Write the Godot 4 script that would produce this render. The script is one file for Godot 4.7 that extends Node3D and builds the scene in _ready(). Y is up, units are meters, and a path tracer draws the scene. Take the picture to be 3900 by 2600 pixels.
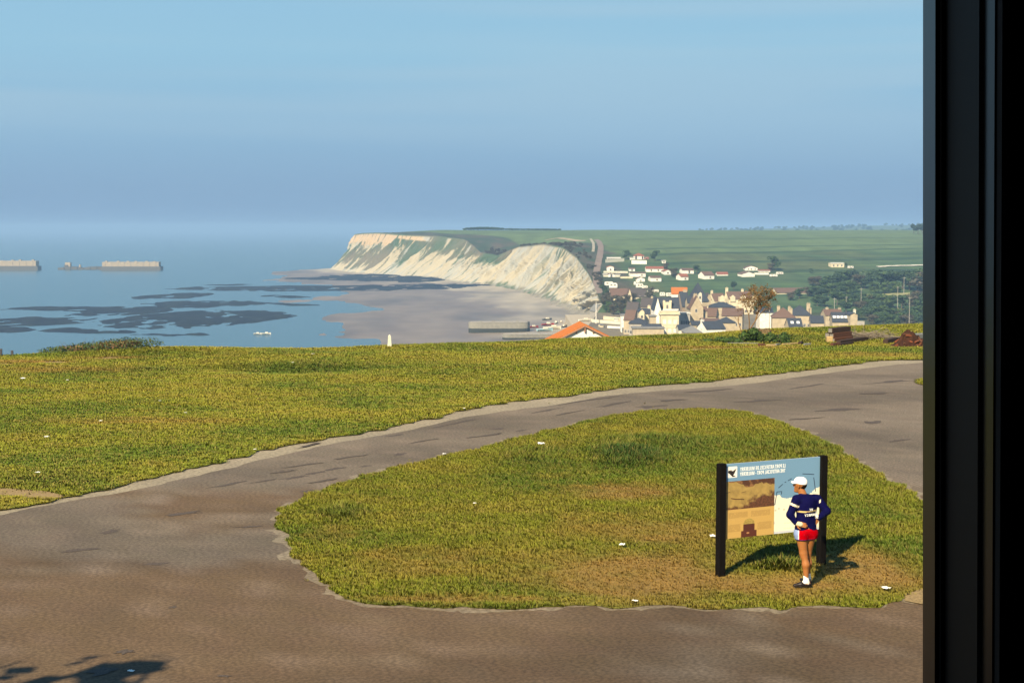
extends Node3D
# Clifftop green above a seaside town, seen from an upstairs window.

# ---------------------------------------------------------------- pixels to directions
const F := 5417.0        # focal length in pixels of the 3900 x 2600 photograph (50 mm on 36 mm film)
const HZ := 867.0        # row of the horizon
const EYE := Vector3(0, 55.0, 0)
const G := 49.25         # the clifftop green, 5.75 m below the lens
var pitch := atan((1300.0 - HZ) / F)
var used := {}
var rng := RandomNumberGenerator.new()
var nz := FastNoiseLite.new()
var nf := FastNoiseLite.new()
var mats := {}

func ray(px: float, py: float) -> Vector3:
	return Basis(Vector3.RIGHT, -pitch) * Vector3((px - 1950.0) / F, -(py - 1300.0) / F, -1.0)
func at_y(px: float, py: float, y: float) -> Vector3:
	var r := ray(px, py)
	return EYE + r * ((y - EYE.y) / r.y)
func at_d(px: float, py: float, d: float) -> Vector3:
	var r := ray(px, py)
	return EYE + r * (d / -r.z)
func on_land(px: float, py: float, d0 := 480.0) -> Vector3:
	var r := ray(px, py)
	r = r / -r.z
	var t := d0
	while t < 2600.0:
		var p := EYE + r * t
		if p.y <= land_h(p.x, p.z):
			return Vector3(p.x, land_h(p.x, p.z), p.z)
		t += 1.5
	return EYE + r * 2600.0
func gp(px: float, py: float) -> Vector2:      # a point of the green
	var p := at_y(px, py, G)
	return Vector2(p.x, p.z)
func p2(x: float, y: float) -> Vector2:        # the same from the 2352-wide view of the photograph
	return gp(x * 1.65816, y * 1.65816)
func z1(x: float, y: float) -> Vector2:
	return Vector2(2200 + 0.2998 * x, 850 + 0.2998 * y)
func z2(x: float, y: float) -> Vector2:
	return Vector2(2850 + 0.2998 * x, 850 + 0.2998 * y)

# ---------------------------------------------------------------- mesh building
class Mb:
	var v := PackedVector3Array()
	var n := PackedVector3Array()
	var c := PackedColorArray()
	var u := PackedVector2Array()
	var ix := PackedInt32Array()
	var col := Color(1, 1, 1)
	var xf := Transform3D.IDENTITY
	func vert(p: Vector3, nn: Vector3, cc: Color, uv := Vector2.ZERO) -> int:
		v.append(p); n.append(nn); c.append(cc); u.append(uv)
		return v.size() - 1
	func tri(a: Vector3, b: Vector3, d: Vector3):   # counter-clockwise from outside
		a = xf * a; b = xf * b; d = xf * d
		var nn := (b - a).cross(d - a).normalized()
		var i := v.size()
		for p in [a, b, d]:
			v.append(p); n.append(nn); c.append(col); u.append(Vector2(p.x, p.z))
		ix.append_array([i, i + 2, i + 1])
	func quad(a: Vector3, b: Vector3, d: Vector3, e: Vector3):
		a = xf * a; b = xf * b; d = xf * d; e = xf * e
		var nn := (b - a).cross(d - a)
		if nn.length_squared() < 1e-14:
			nn = (d - a).cross(e - a)
		nn = nn.normalized()
		var i := v.size()
		for p in [a, b, d, e]:
			v.append(p); n.append(nn); c.append(col)
		u.append_array([Vector2(0, 1), Vector2(1, 1), Vector2(1, 0), Vector2(0, 0)])
		ix.append_array([i, i + 2, i + 1, i, i + 3, i + 2])
	func box(lo: Vector3, hi: Vector3):
		var a := lo; var b := hi
		quad(Vector3(a.x, a.y, b.z), Vector3(b.x, a.y, b.z), Vector3(b.x, b.y, b.z), Vector3(a.x, b.y, b.z))
		quad(Vector3(b.x, a.y, a.z), Vector3(a.x, a.y, a.z), Vector3(a.x, b.y, a.z), Vector3(b.x, b.y, a.z))
		quad(Vector3(b.x, a.y, b.z), Vector3(b.x, a.y, a.z), Vector3(b.x, b.y, a.z), Vector3(b.x, b.y, b.z))
		quad(Vector3(a.x, a.y, a.z), Vector3(a.x, a.y, b.z), Vector3(a.x, b.y, b.z), Vector3(a.x, b.y, a.z))
		quad(Vector3(a.x, b.y, b.z), Vector3(b.x, b.y, b.z), Vector3(b.x, b.y, a.z), Vector3(a.x, b.y, a.z))
		quad(Vector3(a.x, a.y, a.z), Vector3(b.x, a.y, a.z), Vector3(b.x, a.y, b.z), Vector3(a.x, a.y, b.z))
	func cbox(lo: Vector3, hi: Vector3, k: float):   # a box with chamfered upright and top edges
		var r := PackedVector2Array([Vector2(lo.x + k, lo.z), Vector2(hi.x - k, lo.z), Vector2(hi.x, lo.z + k), Vector2(hi.x, hi.z - k), Vector2(hi.x - k, hi.z), Vector2(lo.x + k, hi.z), Vector2(lo.x, hi.z - k), Vector2(lo.x, lo.z + k)])
		var m := Vector2((lo.x + hi.x) / 2, (lo.z + hi.z) / 2)
		var s := r.duplicate()
		for i in 8:
			s[i] = m + (r[i] - m) * (1.0 - 2.0 * k / maxf(0.001, minf(hi.x - lo.x, hi.z - lo.z)))
		for i in 8:
			var j := (i + 1) % 8
			quad(Vector3(r[j].x, lo.y, r[j].y), Vector3(r[i].x, lo.y, r[i].y), Vector3(r[i].x, hi.y - k, r[i].y), Vector3(r[j].x, hi.y - k, r[j].y))
			quad(Vector3(r[j].x, hi.y - k, r[j].y), Vector3(r[i].x, hi.y - k, r[i].y), Vector3(s[i].x, hi.y, s[i].y), Vector3(s[j].x, hi.y, s[j].y))
			tri(Vector3(m.x, hi.y, m.y), Vector3(s[j].x, hi.y, s[j].y), Vector3(s[i].x, hi.y, s[i].y))
			tri(Vector3(m.x, lo.y, m.y), Vector3(r[i].x, lo.y, r[i].y), Vector3(r[j].x, lo.y, r[j].y))
	func tube(a: Vector3, b: Vector3, ra: float, rb: float, k := 8, cap := true):
		var d := (b - a).normalized()
		var s := d.cross(Vector3.UP if absf(d.y) < 0.9 else Vector3.RIGHT).normalized()
		var t := d.cross(s)
		var i0 := v.size()
		for i in k + 1:
			var q := TAU * i / k
			var o := s * cos(q) + t * sin(q)
			vert(xf * (a + o * ra), (xf.basis * o).normalized(), col, Vector2(float(i) / k, 0))
			vert(xf * (b + o * rb), (xf.basis * o).normalized(), col, Vector2(float(i) / k, 1))
		for i in k:
			var j := i0 + 2 * i
			ix.append_array([j, j + 1, j + 2, j + 2, j + 1, j + 3])
		if cap:
			for i in k:
				var q := TAU * i / k; var w := TAU * (i + 1) / k
				tri(b, b + (s * cos(q) + t * sin(q)) * rb, b + (s * cos(w) + t * sin(w)) * rb)
				tri(a, a + (s * cos(w) + t * sin(w)) * ra, a + (s * cos(q) + t * sin(q)) * ra)
	func grid(w: int, h: int):     # faces over w x h vertices appended last, with smooth normals that look up
		var b := v.size() - w * h
		var turned := 0
		for j in h:
			for i in w:
				var k := b + j * w + i
				var dx := v[b + j * w + mini(i + 1, w - 1)] - v[b + j * w + maxi(i - 1, 0)]
				var dy := v[b + mini(j + 1, h - 1) * w + i] - v[b + maxi(j - 1, 0) * w + i]
				var nn := dx.cross(dy).normalized()
				if nn.y < 0: turned += 1
				n[k] = nn
		var flip := turned * 2 > w * h
		if flip:
			for k in range(b, v.size()): n[k] = -n[k]
		for j in h - 1:
			for i in w - 1:
				var k := b + j * w + i
				if flip: ix.append_array([k, k + 1, k + w, k + 1, k + w + 1, k + w])
				else: ix.append_array([k, k + w, k + 1, k + 1, k + w, k + w + 1])
	func mesh() -> ArrayMesh:
		var a := []
		a.resize(Mesh.ARRAY_MAX)
		a[Mesh.ARRAY_VERTEX] = v; a[Mesh.ARRAY_NORMAL] = n; a[Mesh.ARRAY_COLOR] = c; a[Mesh.ARRAY_TEX_UV] = u; a[Mesh.ARRAY_INDEX] = ix
		var m := ArrayMesh.new()
		m.add_surface_from_arrays(Mesh.PRIMITIVE_TRIANGLES, a)
		return m

func numbered(called: String) -> String:
	used[called] = used.get(called, 0) + 1
	return called if used[called] == 1 else "%s_%03d" % [called, used[called] - 1]
func obj(called: String, m: Mesh, mat: Material, parent: Node = self) -> MeshInstance3D:
	var o := MeshInstance3D.new()
	o.name = numbered(called) if parent == self else called
	o.mesh = m
	o.material_override = mat
	parent.add_child(o, true)
	return o
func tag(o: Node, label: String, category: String, group := "", kind := ""):
	if label: o.set_meta("label", label)
	if category: o.set_meta("category", category)
	if group: o.set_meta("group", group)
	if kind: o.set_meta("kind", kind)
func thing(called: String, label: String, category: String, at := Vector3.ZERO, turn := 0.0, group := "") -> Node3D:
	var o := Node3D.new()
	o.name = numbered(called)
	add_child(o, true)
	o.position = at
	o.rotation.y = turn
	tag(o, label, category, group)
	return o
func struct(called: String, m: Mesh, mat: Material, label := "") -> MeshInstance3D:
	var o := obj(called, m, mat)
	tag(o, label, "", "", "structure")
	return o

# ---------------------------------------------------------------- materials
func lin(r: float, g: float, b: float) -> Color:       # a linear base colour as albedo_color
	return Color(r, g, b).linear_to_srgb()
func mat(key: String, c: Color, rough := 0.85, grain := "", scale := 1.0, vcol := false) -> StandardMaterial3D:
	if mats.has(key): return mats[key]
	var m := StandardMaterial3D.new()
	m.albedo_color = c
	m.roughness = rough
	m.metallic_specular = 0.35
	m.vertex_color_use_as_albedo = vcol
	if grain:
		m.albedo_texture = tex(grain)
		m.uv1_triplanar = true
		m.uv1_world_triplanar = true
		m.uv1_scale = Vector3.ONE * scale
	mats[key] = m
	return m
var texs := {}
func tex(key: String) -> ImageTexture:
	if texs.has(key): return texs[key]
	var s := 512
	var n := FastNoiseLite.new()
	n.seed = hash(key) % 1000
	n.noise_type = FastNoiseLite.TYPE_SIMPLEX_SMOOTH
	n.fractal_octaves = 5
	# [frequency, darkest, lightest, speckle]
	var how = {"grit": [0.03, 0.6, 1.0, 0.30], "turf": [0.035, 0.55, 1.0, 0.22], "stain": [0.012, 0.80, 1.0, 0.06], "tile": [0.02, 0.62, 1.0, 0.16], "rock": [0.02, 0.5, 1.0, 0.16], "sand": [0.015, 0.75, 1.0, 0.06]}[key]
	n.frequency = how[0]
	var im := n.get_seamless_image(s, s)
	im.convert(Image.FORMAT_L8)
	var d := im.get_data()
	var out := PackedByteArray()
	out.resize(s * s * 3)
	var r := RandomNumberGenerator.new()
	r.seed = 7
	for i in s * s:
		var x: float = d[i] / 255.0
		x = clampf((x - 0.5) * 1.7 + 0.5, 0, 1)
		var k: float = lerpf(how[1], how[2], x) * (1.0 - how[3] * r.randf() * (2.0 if r.randf() < 0.08 else 1.0))
		var w := 0.03 * (r.randf() - 0.5)
		var b := clampf(k, 0, 1)
		out[3 * i] = int(255 * clampf(pow(b, 0.4545) * (1 + w), 0, 1)); out[3 * i + 1] = int(255 * pow(b, 0.4545)); out[3 * i + 2] = int(255 * clampf(pow(b, 0.4545) * (1 - w), 0, 1))
	texs[key] = ImageTexture.create_from_image(Image.create_from_data(s, s, false, Image.FORMAT_RGB8, out))
	return texs[key]

# ---------------------------------------------------------------- the lie of the land
# cliff stations from the town end to the headland: [distance, foot x, foot y, brink x, brink y]
var CL := [[800.0, 50.0, 6.0, 53.0, 9.0], [826.0, 45.0, 5.0, 51.0, 13.0], [880.0, 41.0, 4.0, 51.5, 19.0], [950.0, 34.0, 3.5, 51.0, 25.0], [1036.0, 26.0, 3.0, 47.0, 34.0], [1120.0, 14.0, 2.5, 40.0, 40.0], [1213.0, 0.0, 2.0, 27.0, 41.5],
	[1297.0, -22.0, 1.6, 6.0, 38.0], [1345.0, -45.0, 1.2, -14.0, 29.0], [1400.0, -64.0, 1.0, -31.0, 31.0], [1460.0, -76.0, 0.9, -41.0, 38.0], [1512.0, -86.0, 0.9, -49.0, 42.5], [1552.0, -114.0, 0.8, -80.0, 46.0], [1610.0, -153.0, 0.7, -117.0, 47.0],
	[1693.0, -198.0, 0.6, -160.0, 49.3], [1760.0, -219.0, 0.5, -184.0, 48.5], [1795.0, -233.0, 0.5, -198.0, 47.0]]
func station(d: float, k: int) -> float:
	if d <= CL[0][0]: return CL[0][k]
	for i in CL.size() - 1:
		if d <= CL[i + 1][0]:
			return lerpf(CL[i][k], CL[i + 1][k], (d - CL[i][0]) / (CL[i + 1][0] - CL[i][0]))
	return CL[-1][k]
var PROF := [[480.0, 6.0], [560.0, 6.5], [640.0, 7.0], [700.0, 9.0], [760.0, 12.5], [850.0, 18.0], [950.0, 25.0], [1050.0, 33.5], [1200.0, 42.0], [1400.0, 47.5], [1600.0, 50.4], [1800.0, 51.7], [2000.0, 51.0], [2400.0, 44.0], [3000.0, 40.0]]
func prof(d: float) -> float:
	for i in PROF.size() - 1:
		if d <= PROF[i + 1][0]:
			var t: float = clampf((d - PROF[i][0]) / (PROF[i + 1][0] - PROF[i][0]), 0, 1)
			var m0: float = 0.0 if i == 0 else (PROF[i + 1][1] - PROF[i - 1][1]) / (PROF[i + 1][0] - PROF[i - 1][0])
			var m1: float = 0.0 if i + 2 >= PROF.size() else (PROF[i + 2][1] - PROF[i][1]) / (PROF[i + 2][0] - PROF[i][0])
			var w: float = PROF[i + 1][0] - PROF[i][0]
			return (2 * t * t * t - 3 * t * t + 1) * PROF[i][1] + (t * t * t - 2 * t * t + t) * w * m0 + (-2 * t * t * t + 3 * t * t) * PROF[i + 1][1] + (t * t * t - t * t) * w * m1
	return PROF[-1][1]
func brink_x(d: float) -> float:     # the western edge of the far land
	if d < 800.0:
		return lerpf(20.0, 53.0, clampf((d - 560.0) / 240.0, 0, 1)) if d > 560 else lerpf(-20.0, 20.0, clampf((d - 440) / 120.0, 0, 1))
	if d > 1795.0:
		return -198.0 + (d - 1795.0) * 0.33
	return station(d, 3)
func land_h(x: float, z: float) -> float:
	var d := -z
	var h := prof(d) + 1.2 * nz.get_noise_2d(x * 0.4, z * 0.4) * clampf((d - 750) / 200.0, 0, 1)
	var e := brink_x(d)
	if d >= 800.0:
		var t := clampf((x - e) / lerpf(35.0, 110.0, clampf((d - 850) / 300.0, 0, 1)), 0, 1)
		var yt := station(d, 4)
		h = lerpf(yt, h, t * t * (3 - 2 * t)) if h > yt else minf(h, lerpf(yt, h, t))
	return h

# the seaward edge of the green, then the fall of the ground beyond it
var crest := PackedVector2Array()
func crest_z(x: float) -> float:
	for i in crest.size() - 1:
		if x <= crest[i + 1].x:
			return lerpf(crest[i].y, crest[i + 1].y, clampf((x - crest[i].x) / (crest[i + 1].x - crest[i].x), 0, 1))
	return crest[-1].y
func green_h(x: float, z: float) -> float:
	var s := crest_z(x) - z          # metres beyond the crest
	var h := G + 0.10 * nf.get_noise_2d(x * 2.0, z * 2.0) * clampf((-z - 34.0) / 12.0, 0, 1)
	h -= 0.13 * smoothstep(-34.0, 0.0, s)      # the green dips a little towards its edge
	# the mound by the cliff edge and the hollow in the grass
	h += 0.18 * exp(-(pow((x + 17.0) / 4.0, 2) + pow((z + 67.5) / 2.5, 2)))
	h -= 0.22 * exp(-(pow((x + 9.5) / 3.2, 2) + pow((z + 58.5) / 1.3, 2)))
	if s > 0:
		var k := lerpf(0.62, 0.115, smoothstep(-12.0, 14.0, x))
		h -= k * (sqrt(s * s + 4.0) - 2.0)
	return maxf(h, 5.0 if x > -20 else -3.0)

func hill_color(x: float, z: float) -> Color:
	var d := -z
	var c := Color(0.10, 0.17, 0.055)
	var n1 := nz.get_noise_2d(x * 0.6, z * 0.25)
	var n2 := nf.get_noise_2d(x * 1.5, z * 0.6)
	if d > 1075 + x * 0.10:                                     # the big corn field
		c = Color(0.15, 0.225, 0.08)
		c = c * (1.0 + 0.16 * n1)
	else:
		# rough pasture in strips along the slope
		var s := nf.get_noise_2d(x * 0.08, d * 2.4)
		c = c.lerp(Color(0.045, 0.10, 0.035), clampf(s * 1.6 + 0.25, 0, 0.9))
		c = c.lerp(Color(0.16, 0.17, 0.06), clampf(n1 * 1.5, 0, 0.5))
	# balks between the strips
	for b in [[1149.0, 0.286], [1093.0, 0.26], [1022.0, 0.20], [1290.0, 0.15], [960.0, 0.12]]:
		var q := absf(d - (b[0] + (x - 200) * b[1] + 6.0 * nz.get_noise_1d(x)))
		c = c.lerp(Color(0.03, 0.075, 0.03), clampf(1.2 - q / 8.0, 0, 1) * (0.95 if x > 105 else 0.3))
	var e := x - brink_x(d)
	if d > 800 and e < 46 + 18 * n1 and x < 75 + 6 * n2:          # rough grass and thorn above the cliff
		c = Color(0.06, 0.10, 0.045).lerp(Color(0.12, 0.10, 0.07), clampf(0.3 + n2 * 1.4, 0, 1))
	if d < 740: c = Color(0.30, 0.26, 0.18).lerp(Color(0.19, 0.17, 0.13), clampf(0.5 + n2 * 2.0, 0, 1)) if x < 150 else Color(0.07, 0.09, 0.03)
	return c * 0.88 * (1.0 + 0.3 * n2 + 0.25 * nf.get_noise_2d(x * 4.0, z * 2.0))

# chalk, marl and scrub on the cliff face: u runs along the cliff, v from foot to brink
func cliff_color(d: float, v: float, bulge: float) -> Color:
	# beds and slips of different stone: a pattern of its own, not that of the gullies in the mesh
	var g := nf.get_noise_2d(d * 1.9 + v * 55.0 + 700.0, v * 14.0 + 300.0)
	var w := nz.get_noise_2d(d * 0.9, v * 70.0)
	var s := nf.get_noise_2d(d * 5.0 + v * 90.0, v * 25.0)
	var f2 := nf.get_noise_2d(d * 11.0 + v * 130.0 + 900.0, v * 80.0 + 500.0)
	g += 0.35 * f2
	var chalk := Color(0.37, 0.33, 0.235)
	chalk = chalk.lerp(Color(0.31, 0.315, 0.28), clampf(0.40 + g * 1.6, 0, 1))
	chalk = chalk.lerp(Color(0.48, 0.33, 0.18), smoothstep(0.70, 0.74, v + 0.25 * w) * 0.6 * (1.0 if d > 1560 + 120 * w else 0.0))
	var green := Color(0.055, 0.095, 0.05).lerp(Color(0.13, 0.12, 0.08), clampf(0.4 + w * 1.5, 0, 1))
	var veg := 0.0
	if d > 1640:      # the headland: orange rim, green ledges below
		veg = smoothstep(-0.06, 0.16, g * 0.9 + w * 0.5 + 0.22 - absf(v - 0.42) * 1.1) if v < 0.78 else smoothstep(0.2, 0.4, s)
		if v < 0.12: veg *= 0.2
	elif d > 1460:    # green upper half under a pale rim, pale slips below
		veg = smoothstep(0.36, 0.50, v + 0.5 * g + 0.12 * s) * (1.0 - smoothstep(0.86, 0.90, v + 0.05 * w) * (1.0 if d > 1560 else 0.0))
		veg = maxf(veg, smoothstep(0.24, 0.4, s))
		veg *= 1.0 - smoothstep(0.18, 0.26, nf.get_noise_2d(d * 2.2 + 300 + v * 40.0, v * 9.0)) * 0.9
	elif d > 1310:    # the slumped middle
		veg = smoothstep(0.62, 0.75, v + 0.35 * g)
		veg = maxf(veg, smoothstep(0.22, 0.4, s) * 0.8)
	elif d > 1000:    # the big bare face with dark streaks
		veg = smoothstep(0.12, 0.30, nf.get_noise_2d(d * 3.0 + v * 70.0, v * 14.0 + 40)) * smoothstep(1200.0, 1120.0, d) * (0.85 if d > 1020 else 0.3)
		veg = maxf(veg, smoothstep(0.16, 0.05, v + 0.12 * g) * 0.9)
	else:
		veg = smoothstep(0.13, 0.03, v + 0.10 * g) * 0.8 + smoothstep(0.3, 0.5, s) * 0.3
	veg = maxf(veg, smoothstep(0.955, 0.99, v))
	return chalk.lerp(green, clampf(veg, 0, 1))

func build_land():
	# sea
	var m := Mb.new()
	m.quad(Vector3(-26000, 0, 3000), Vector3(26000, 0, 3000), Vector3(26000, 0, -30000), Vector3(-26000, 0, -30000))
	var sea := mat("sea", lin(0.036, 0.09, 0.115), 0.25)
	sea.metallic_specular = 0.5
	var wn := FastNoiseLite.new()
	wn.frequency = 0.02; wn.fractal_octaves = 4; wn.seed = 5
	var wi := wn.get_seamless_image(512, 512)
	wi.convert(Image.FORMAT_RGBA8)
	wi.bump_map_to_normal_map(3.0)
	sea.normal_enabled = true
	sea.normal_texture = ImageTexture.create_from_image(wi)
	sea.normal_scale = 0.35
	sea.uv1_triplanar = true; sea.uv1_world_triplanar = true
	sea.uv1_scale = Vector3(0.012, 0.012, 0.03)
	struct("sea", m.mesh(), sea)

	# far land: hillside, fields, plateau
	m = Mb.new()
	var ds := PackedFloat32Array()
	var d := 440.0
	while d < 2900.0:
		ds.append(d)
		d += 6.0 if d < 1250 else (12.0 if d < 1900 else 60.0)
	var W := 150
	for j in ds.size():
		var e := brink_x(ds[j])
		for i in W:
			var t := float(i) / (W - 1)
			var x := lerpf(e, 1100.0, t * (0.25 + 0.75 * t))
			var y := land_h(x, -ds[j])
			m.vert(Vector3(x, y, -ds[j]), Vector3.UP, hill_color(x, -ds[j]))
	m.grid(W, ds.size())
	struct("hillside", m.mesh(), mat("hill", Color.WHITE, 0.95, "turf", 0.06, true))

	# the cliff
	m = Mb.new()
	var nu := 1250; var nv := 76
	for j in nv:
		var v := float(j) / (nv - 1)
		for i in nu:
			var dd := lerpf(800.0, 1795.0, float(i) / (nu - 1))
			var foot := Vector3(station(dd, 1), station(dd, 2) - 0.4, -dd)
			var top := Vector3(station(dd, 3), station(dd, 4), -dd)
			var p := foot.lerp(top, v)
			p.x -= 0.25 * (top.x - foot.x) * sin(v * PI) * -1.0 * 0.6       # a steep foot, leaning back above
			var env := sin(v * PI)
			var g := nf.get_noise_2d(dd * 1.6 + v * 60.0, v * 12.0)
			var r := nz.get_noise_2d(dd * 3.0 + v * 100.0, v * 50.0)
			p.x += env * (g * 9.0 + r * 3.5)
			p.z += env * (g * 4.0)
			p.y += env * r * 1.4
			p.x += env * 4.0 * nf.get_noise_2d(dd * 5.0 + v * 90.0, v * 25.0)
			p.x += env * 1.8 * nf.get_noise_2d(dd * 13.0 + v * 150.0, v * 90.0)
			m.vert(p, Vector3.UP, cliff_color(dd, v, g))
	m.grid(nu, nv)
	# the end of the headland, turning out of sight
	for j in nv:
		var v := float(j) / (nv - 1)
		for i in 40:
			var t := float(i) / 39.0
			var foot := Vector3(-233 + t * 60, 0.0, -1795 - t * 300)
			var top := Vector3(-198 + t * 76, 47.0, -1795 - t * 230)
			var p := foot.lerp(top, v)
			var ge := nf.get_noise_2d(1795.0 * 1.6 + v * 60.0, v * 12.0); var re := nz.get_noise_2d(1795.0 * 3.0 + v * 100.0, v * 50.0)
			p.x += sin(v * PI) * (4.0 * nf.get_noise_2d(t * 200, v * 40) * t + ge * 9.0 + re * 3.5 + 5.3 + 6.0 * t)
			m.vert(p, Vector3.UP, cliff_color(1795 + t * 200, v, 0))
	m.grid(40, nv)
	struct("cliff", m.mesh(), mat("cliff", Color.WHITE, 0.95, "", 0.05, true))

	# talus and shingle along the foot of the cliff
	m = Mb.new()
	for j in 8:
		var v := j / 7.0
		for i in 240:
			var dd := lerpf(800.0, 1800.0, i / 239.0)
			var n := nf.get_noise_2d(dd * 2.0, v * 30)
			var wdt := (14.0 + 10.0 * n) * (0.7 if dd < 1400 else 1.25)
			var x := station(dd, 1) + 4.0 - v * wdt
			var y := station(dd, 2) + 0.9 * (1 - v) * (1 - v) * 3.0 - v * 1.6 + 0.5 * n * (1 - v)
			var c := Color(0.46, 0.43, 0.33) * (0.9 + 0.25 * n)
			if dd < 1370: c = c.lerp(Color(0.25, 0.23, 0.19), clampf(0.5 + n, 0, 0.9))
			m.vert(Vector3(x, y, -dd - v * 2.0), Vector3.UP, c)
	m.grid(240, 8)
	struct("shingle_bank", m.mesh(), mat("shingle", Color.WHITE, 0.95, "rock", 0.2, true))

	# the wet sand, falling to the water
	m = Mb.new()
	var dz := PackedFloat32Array()
	d = 380.0
	while d < 1880.0:
		dz.append(d)
		d += 5.0
	for j in dz.size():
		for i in 120:
			var x := lerpf(-330.0, 75.0, i / 119.0)
			m.vert(Vector3(x, sand_h(x, -dz[j]), -dz[j]), Vector3.UP, sand_color(x, -dz[j]))
	m.grid(120, dz.size())
	var sm := mat("sand", Color.WHITE, 0.55, "", 1.0, true)
	sm.metallic_specular = 0.4
	struct("beach", m.mesh(), sm)

	# weed-covered rock flats standing out of the shallow water
	m = Mb.new()
	var zs := PackedFloat32Array()
	d = 700.0
	while d < 1720.0:
		zs.append(d); d += 4.0
	for j in zs.size():
		for i in 190:
			var x := lerpf(-430.0, 20.0, i / 189.0)
			var k := reef_k(x, -zs[j])
			var n := nf.get_noise_2d(x * 2.0, zs[j] * 1.2)
			var c := Color(0.004, 0.012, 0.03).lerp(Color(0.014, 0.024, 0.032), clampf(0.4 + n * 1.5, 0, 1))
			m.vert(Vector3(x, maxf(sand_h(x, -zs[j]), 0.0) - 0.62 + k * 1.05 + 0.16 * n, -zs[j]), Vector3.UP, c)
	m.grid(190, zs.size())
	struct("rock_flats", m.mesh(), mat("reef", Color.WHITE, 0.9, "", 0.3, true), "dark weed-covered rock flats bared by low tide")

	# far blue rise beyond the fields
	m = Mb.new()
	for j in 12:
		var dd := 2900.0 + j * 320.0
		for i in 60:
			var x := lerpf(-100.0, 2600.0, i / 59.0)
			var rise := smoothstep(200.0, 1300.0, x * 4200.0 / dd)
			var y := 38.0 + 27.0 * rise * smoothstep(2900, 5200, dd) * (1 + 0.12 * nz.get_noise_2d(x * 0.1, dd * 0.1)) - 30.0 * smoothstep(5400, 6500, dd)
			m.vert(Vector3(x, y, -dd), Vector3.UP, Color(0.08, 0.12, 0.05) * (1 + 0.4 * nf.get_noise_2d(x * 0.2, dd * 0.3)))
	m.grid(60, 12)
	struct("far_hills", m.mesh(), mat("farhill", Color.WHITE, 0.95, "", 1.0, true))

func water_x(d: float) -> float:    # where sand meets water
	var t := [[380.0, -150.0], [640.0, -150.0], [720.0, -160.0], [820.0, -150.0], [930.0, -165.0], [1050.0, -190.0], [1200.0, -215.0], [1400.0, -270.0], [1560.0, -310.0], [1700.0, -330.0], [1900.0, -300.0]]
	for i in t.size() - 1:
		if d <= t[i + 1][0]: return lerpf(t[i][1], t[i + 1][1], clampf((d - t[i][0]) / (t[i + 1][0] - t[i][0]), 0, 1))
	return -300.0
func sand_h(x: float, z: float) -> float:
	var d := -z
	var foot := station(d, 1) if d > 800 else lerpf(60.0, 50.0, d / 800.0)
	var t := (x - water_x(d)) / maxf(foot - water_x(d), 30.0)
	var y := -0.25 + 0.55 * t + 2.4 * pow(clampf(t, 0, 1), 3)
	y += 0.34 * nf.get_noise_2d(x * 0.30, z * 0.16) + 0.14 * nf.get_noise_2d(x * 1.5 + 50, z * 0.4)
	return clampf(y, -2.0, 6.0)
func sand_color(x: float, z: float) -> Color:
	var n := nf.get_noise_2d(x * 0.7, z * 0.25)
	var c := Color(0.175, 0.145, 0.125).lerp(Color(0.225, 0.185, 0.15), clampf(0.5 + n, 0, 1))
	var d := -z
	var y := sand_h(x, z)
	c = c.lerp(Color(0.40, 0.345, 0.25), smoothstep(1.0, 2.2, y + 0.9 * n))
	c = c.lerp(Color(0.11, 0.10, 0.095), clampf(nf.get_noise_2d(x * 0.35 + 40, z * 0.14) * 1.8 - 0.1, 0, 0.6))
	return c * 0.88 * (1.0 + 0.2 * nf.get_noise_2d(x * 2.0, z * 0.8))

var reefs := []
func reef_k(x: float, z: float) -> float:
	var best := 0.0
	var q := Vector2(x + 10.0 * nf.get_noise_2d(x * 0.5, z * 0.3), z + 16.0 * nf.get_noise_2d(x * 0.7 + 90, z * 0.35))
	for r in reefs:                 # [centre, half length, half width, turn]
		var o: Vector2 = (q - r[0]).rotated(-r[3])
		var k := 1.0 - Vector2(o.x / r[1], o.y / r[2]).length()
		best = maxf(best, clampf(0.15 + k * 2.6, 0, 1) if k > -0.05 else 0.0)
	return best * clampf(0.95 + 0.8 * nf.get_noise_2d(x * 1.1, z * 0.5) + 0.5 * nf.get_noise_2d(x * 3.1, z * 1.6), 0.1, 1)

# ---------------------------------------------------------------- the green: road, verges, turf
func ragged(pts: PackedVector2Array, step: float, amp: float, sd: int) -> PackedVector2Array:
	var out := PackedVector2Array()
	var n := FastNoiseLite.new()
	n.seed = sd; n.frequency = 0.9; n.fractal_octaves = 4
	for i in pts.size():
		# Catmull-Rom through the traced points
		var p0 := pts[(i - 1 + pts.size()) % pts.size()]; var p1 := pts[i]; var p2_ := pts[(i + 1) % pts.size()]; var p3 := pts[(i + 2) % pts.size()]
		var k := maxi(1, int(p1.distance_to(p2_) / step))
		if k > 400: k = 40
		for j in k:
			var q := p1.cubic_interpolate(p2_, p0, p3, float(j) / k)
			if p1.distance_to(p2_) > 25.0: q = p1.lerp(p2_, float(j) / k)
			out.append(q + Vector2(n.get_noise_2d(q.x, q.y), n.get_noise_2d(q.x + 77, q.y)) * amp)
	return out

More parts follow.
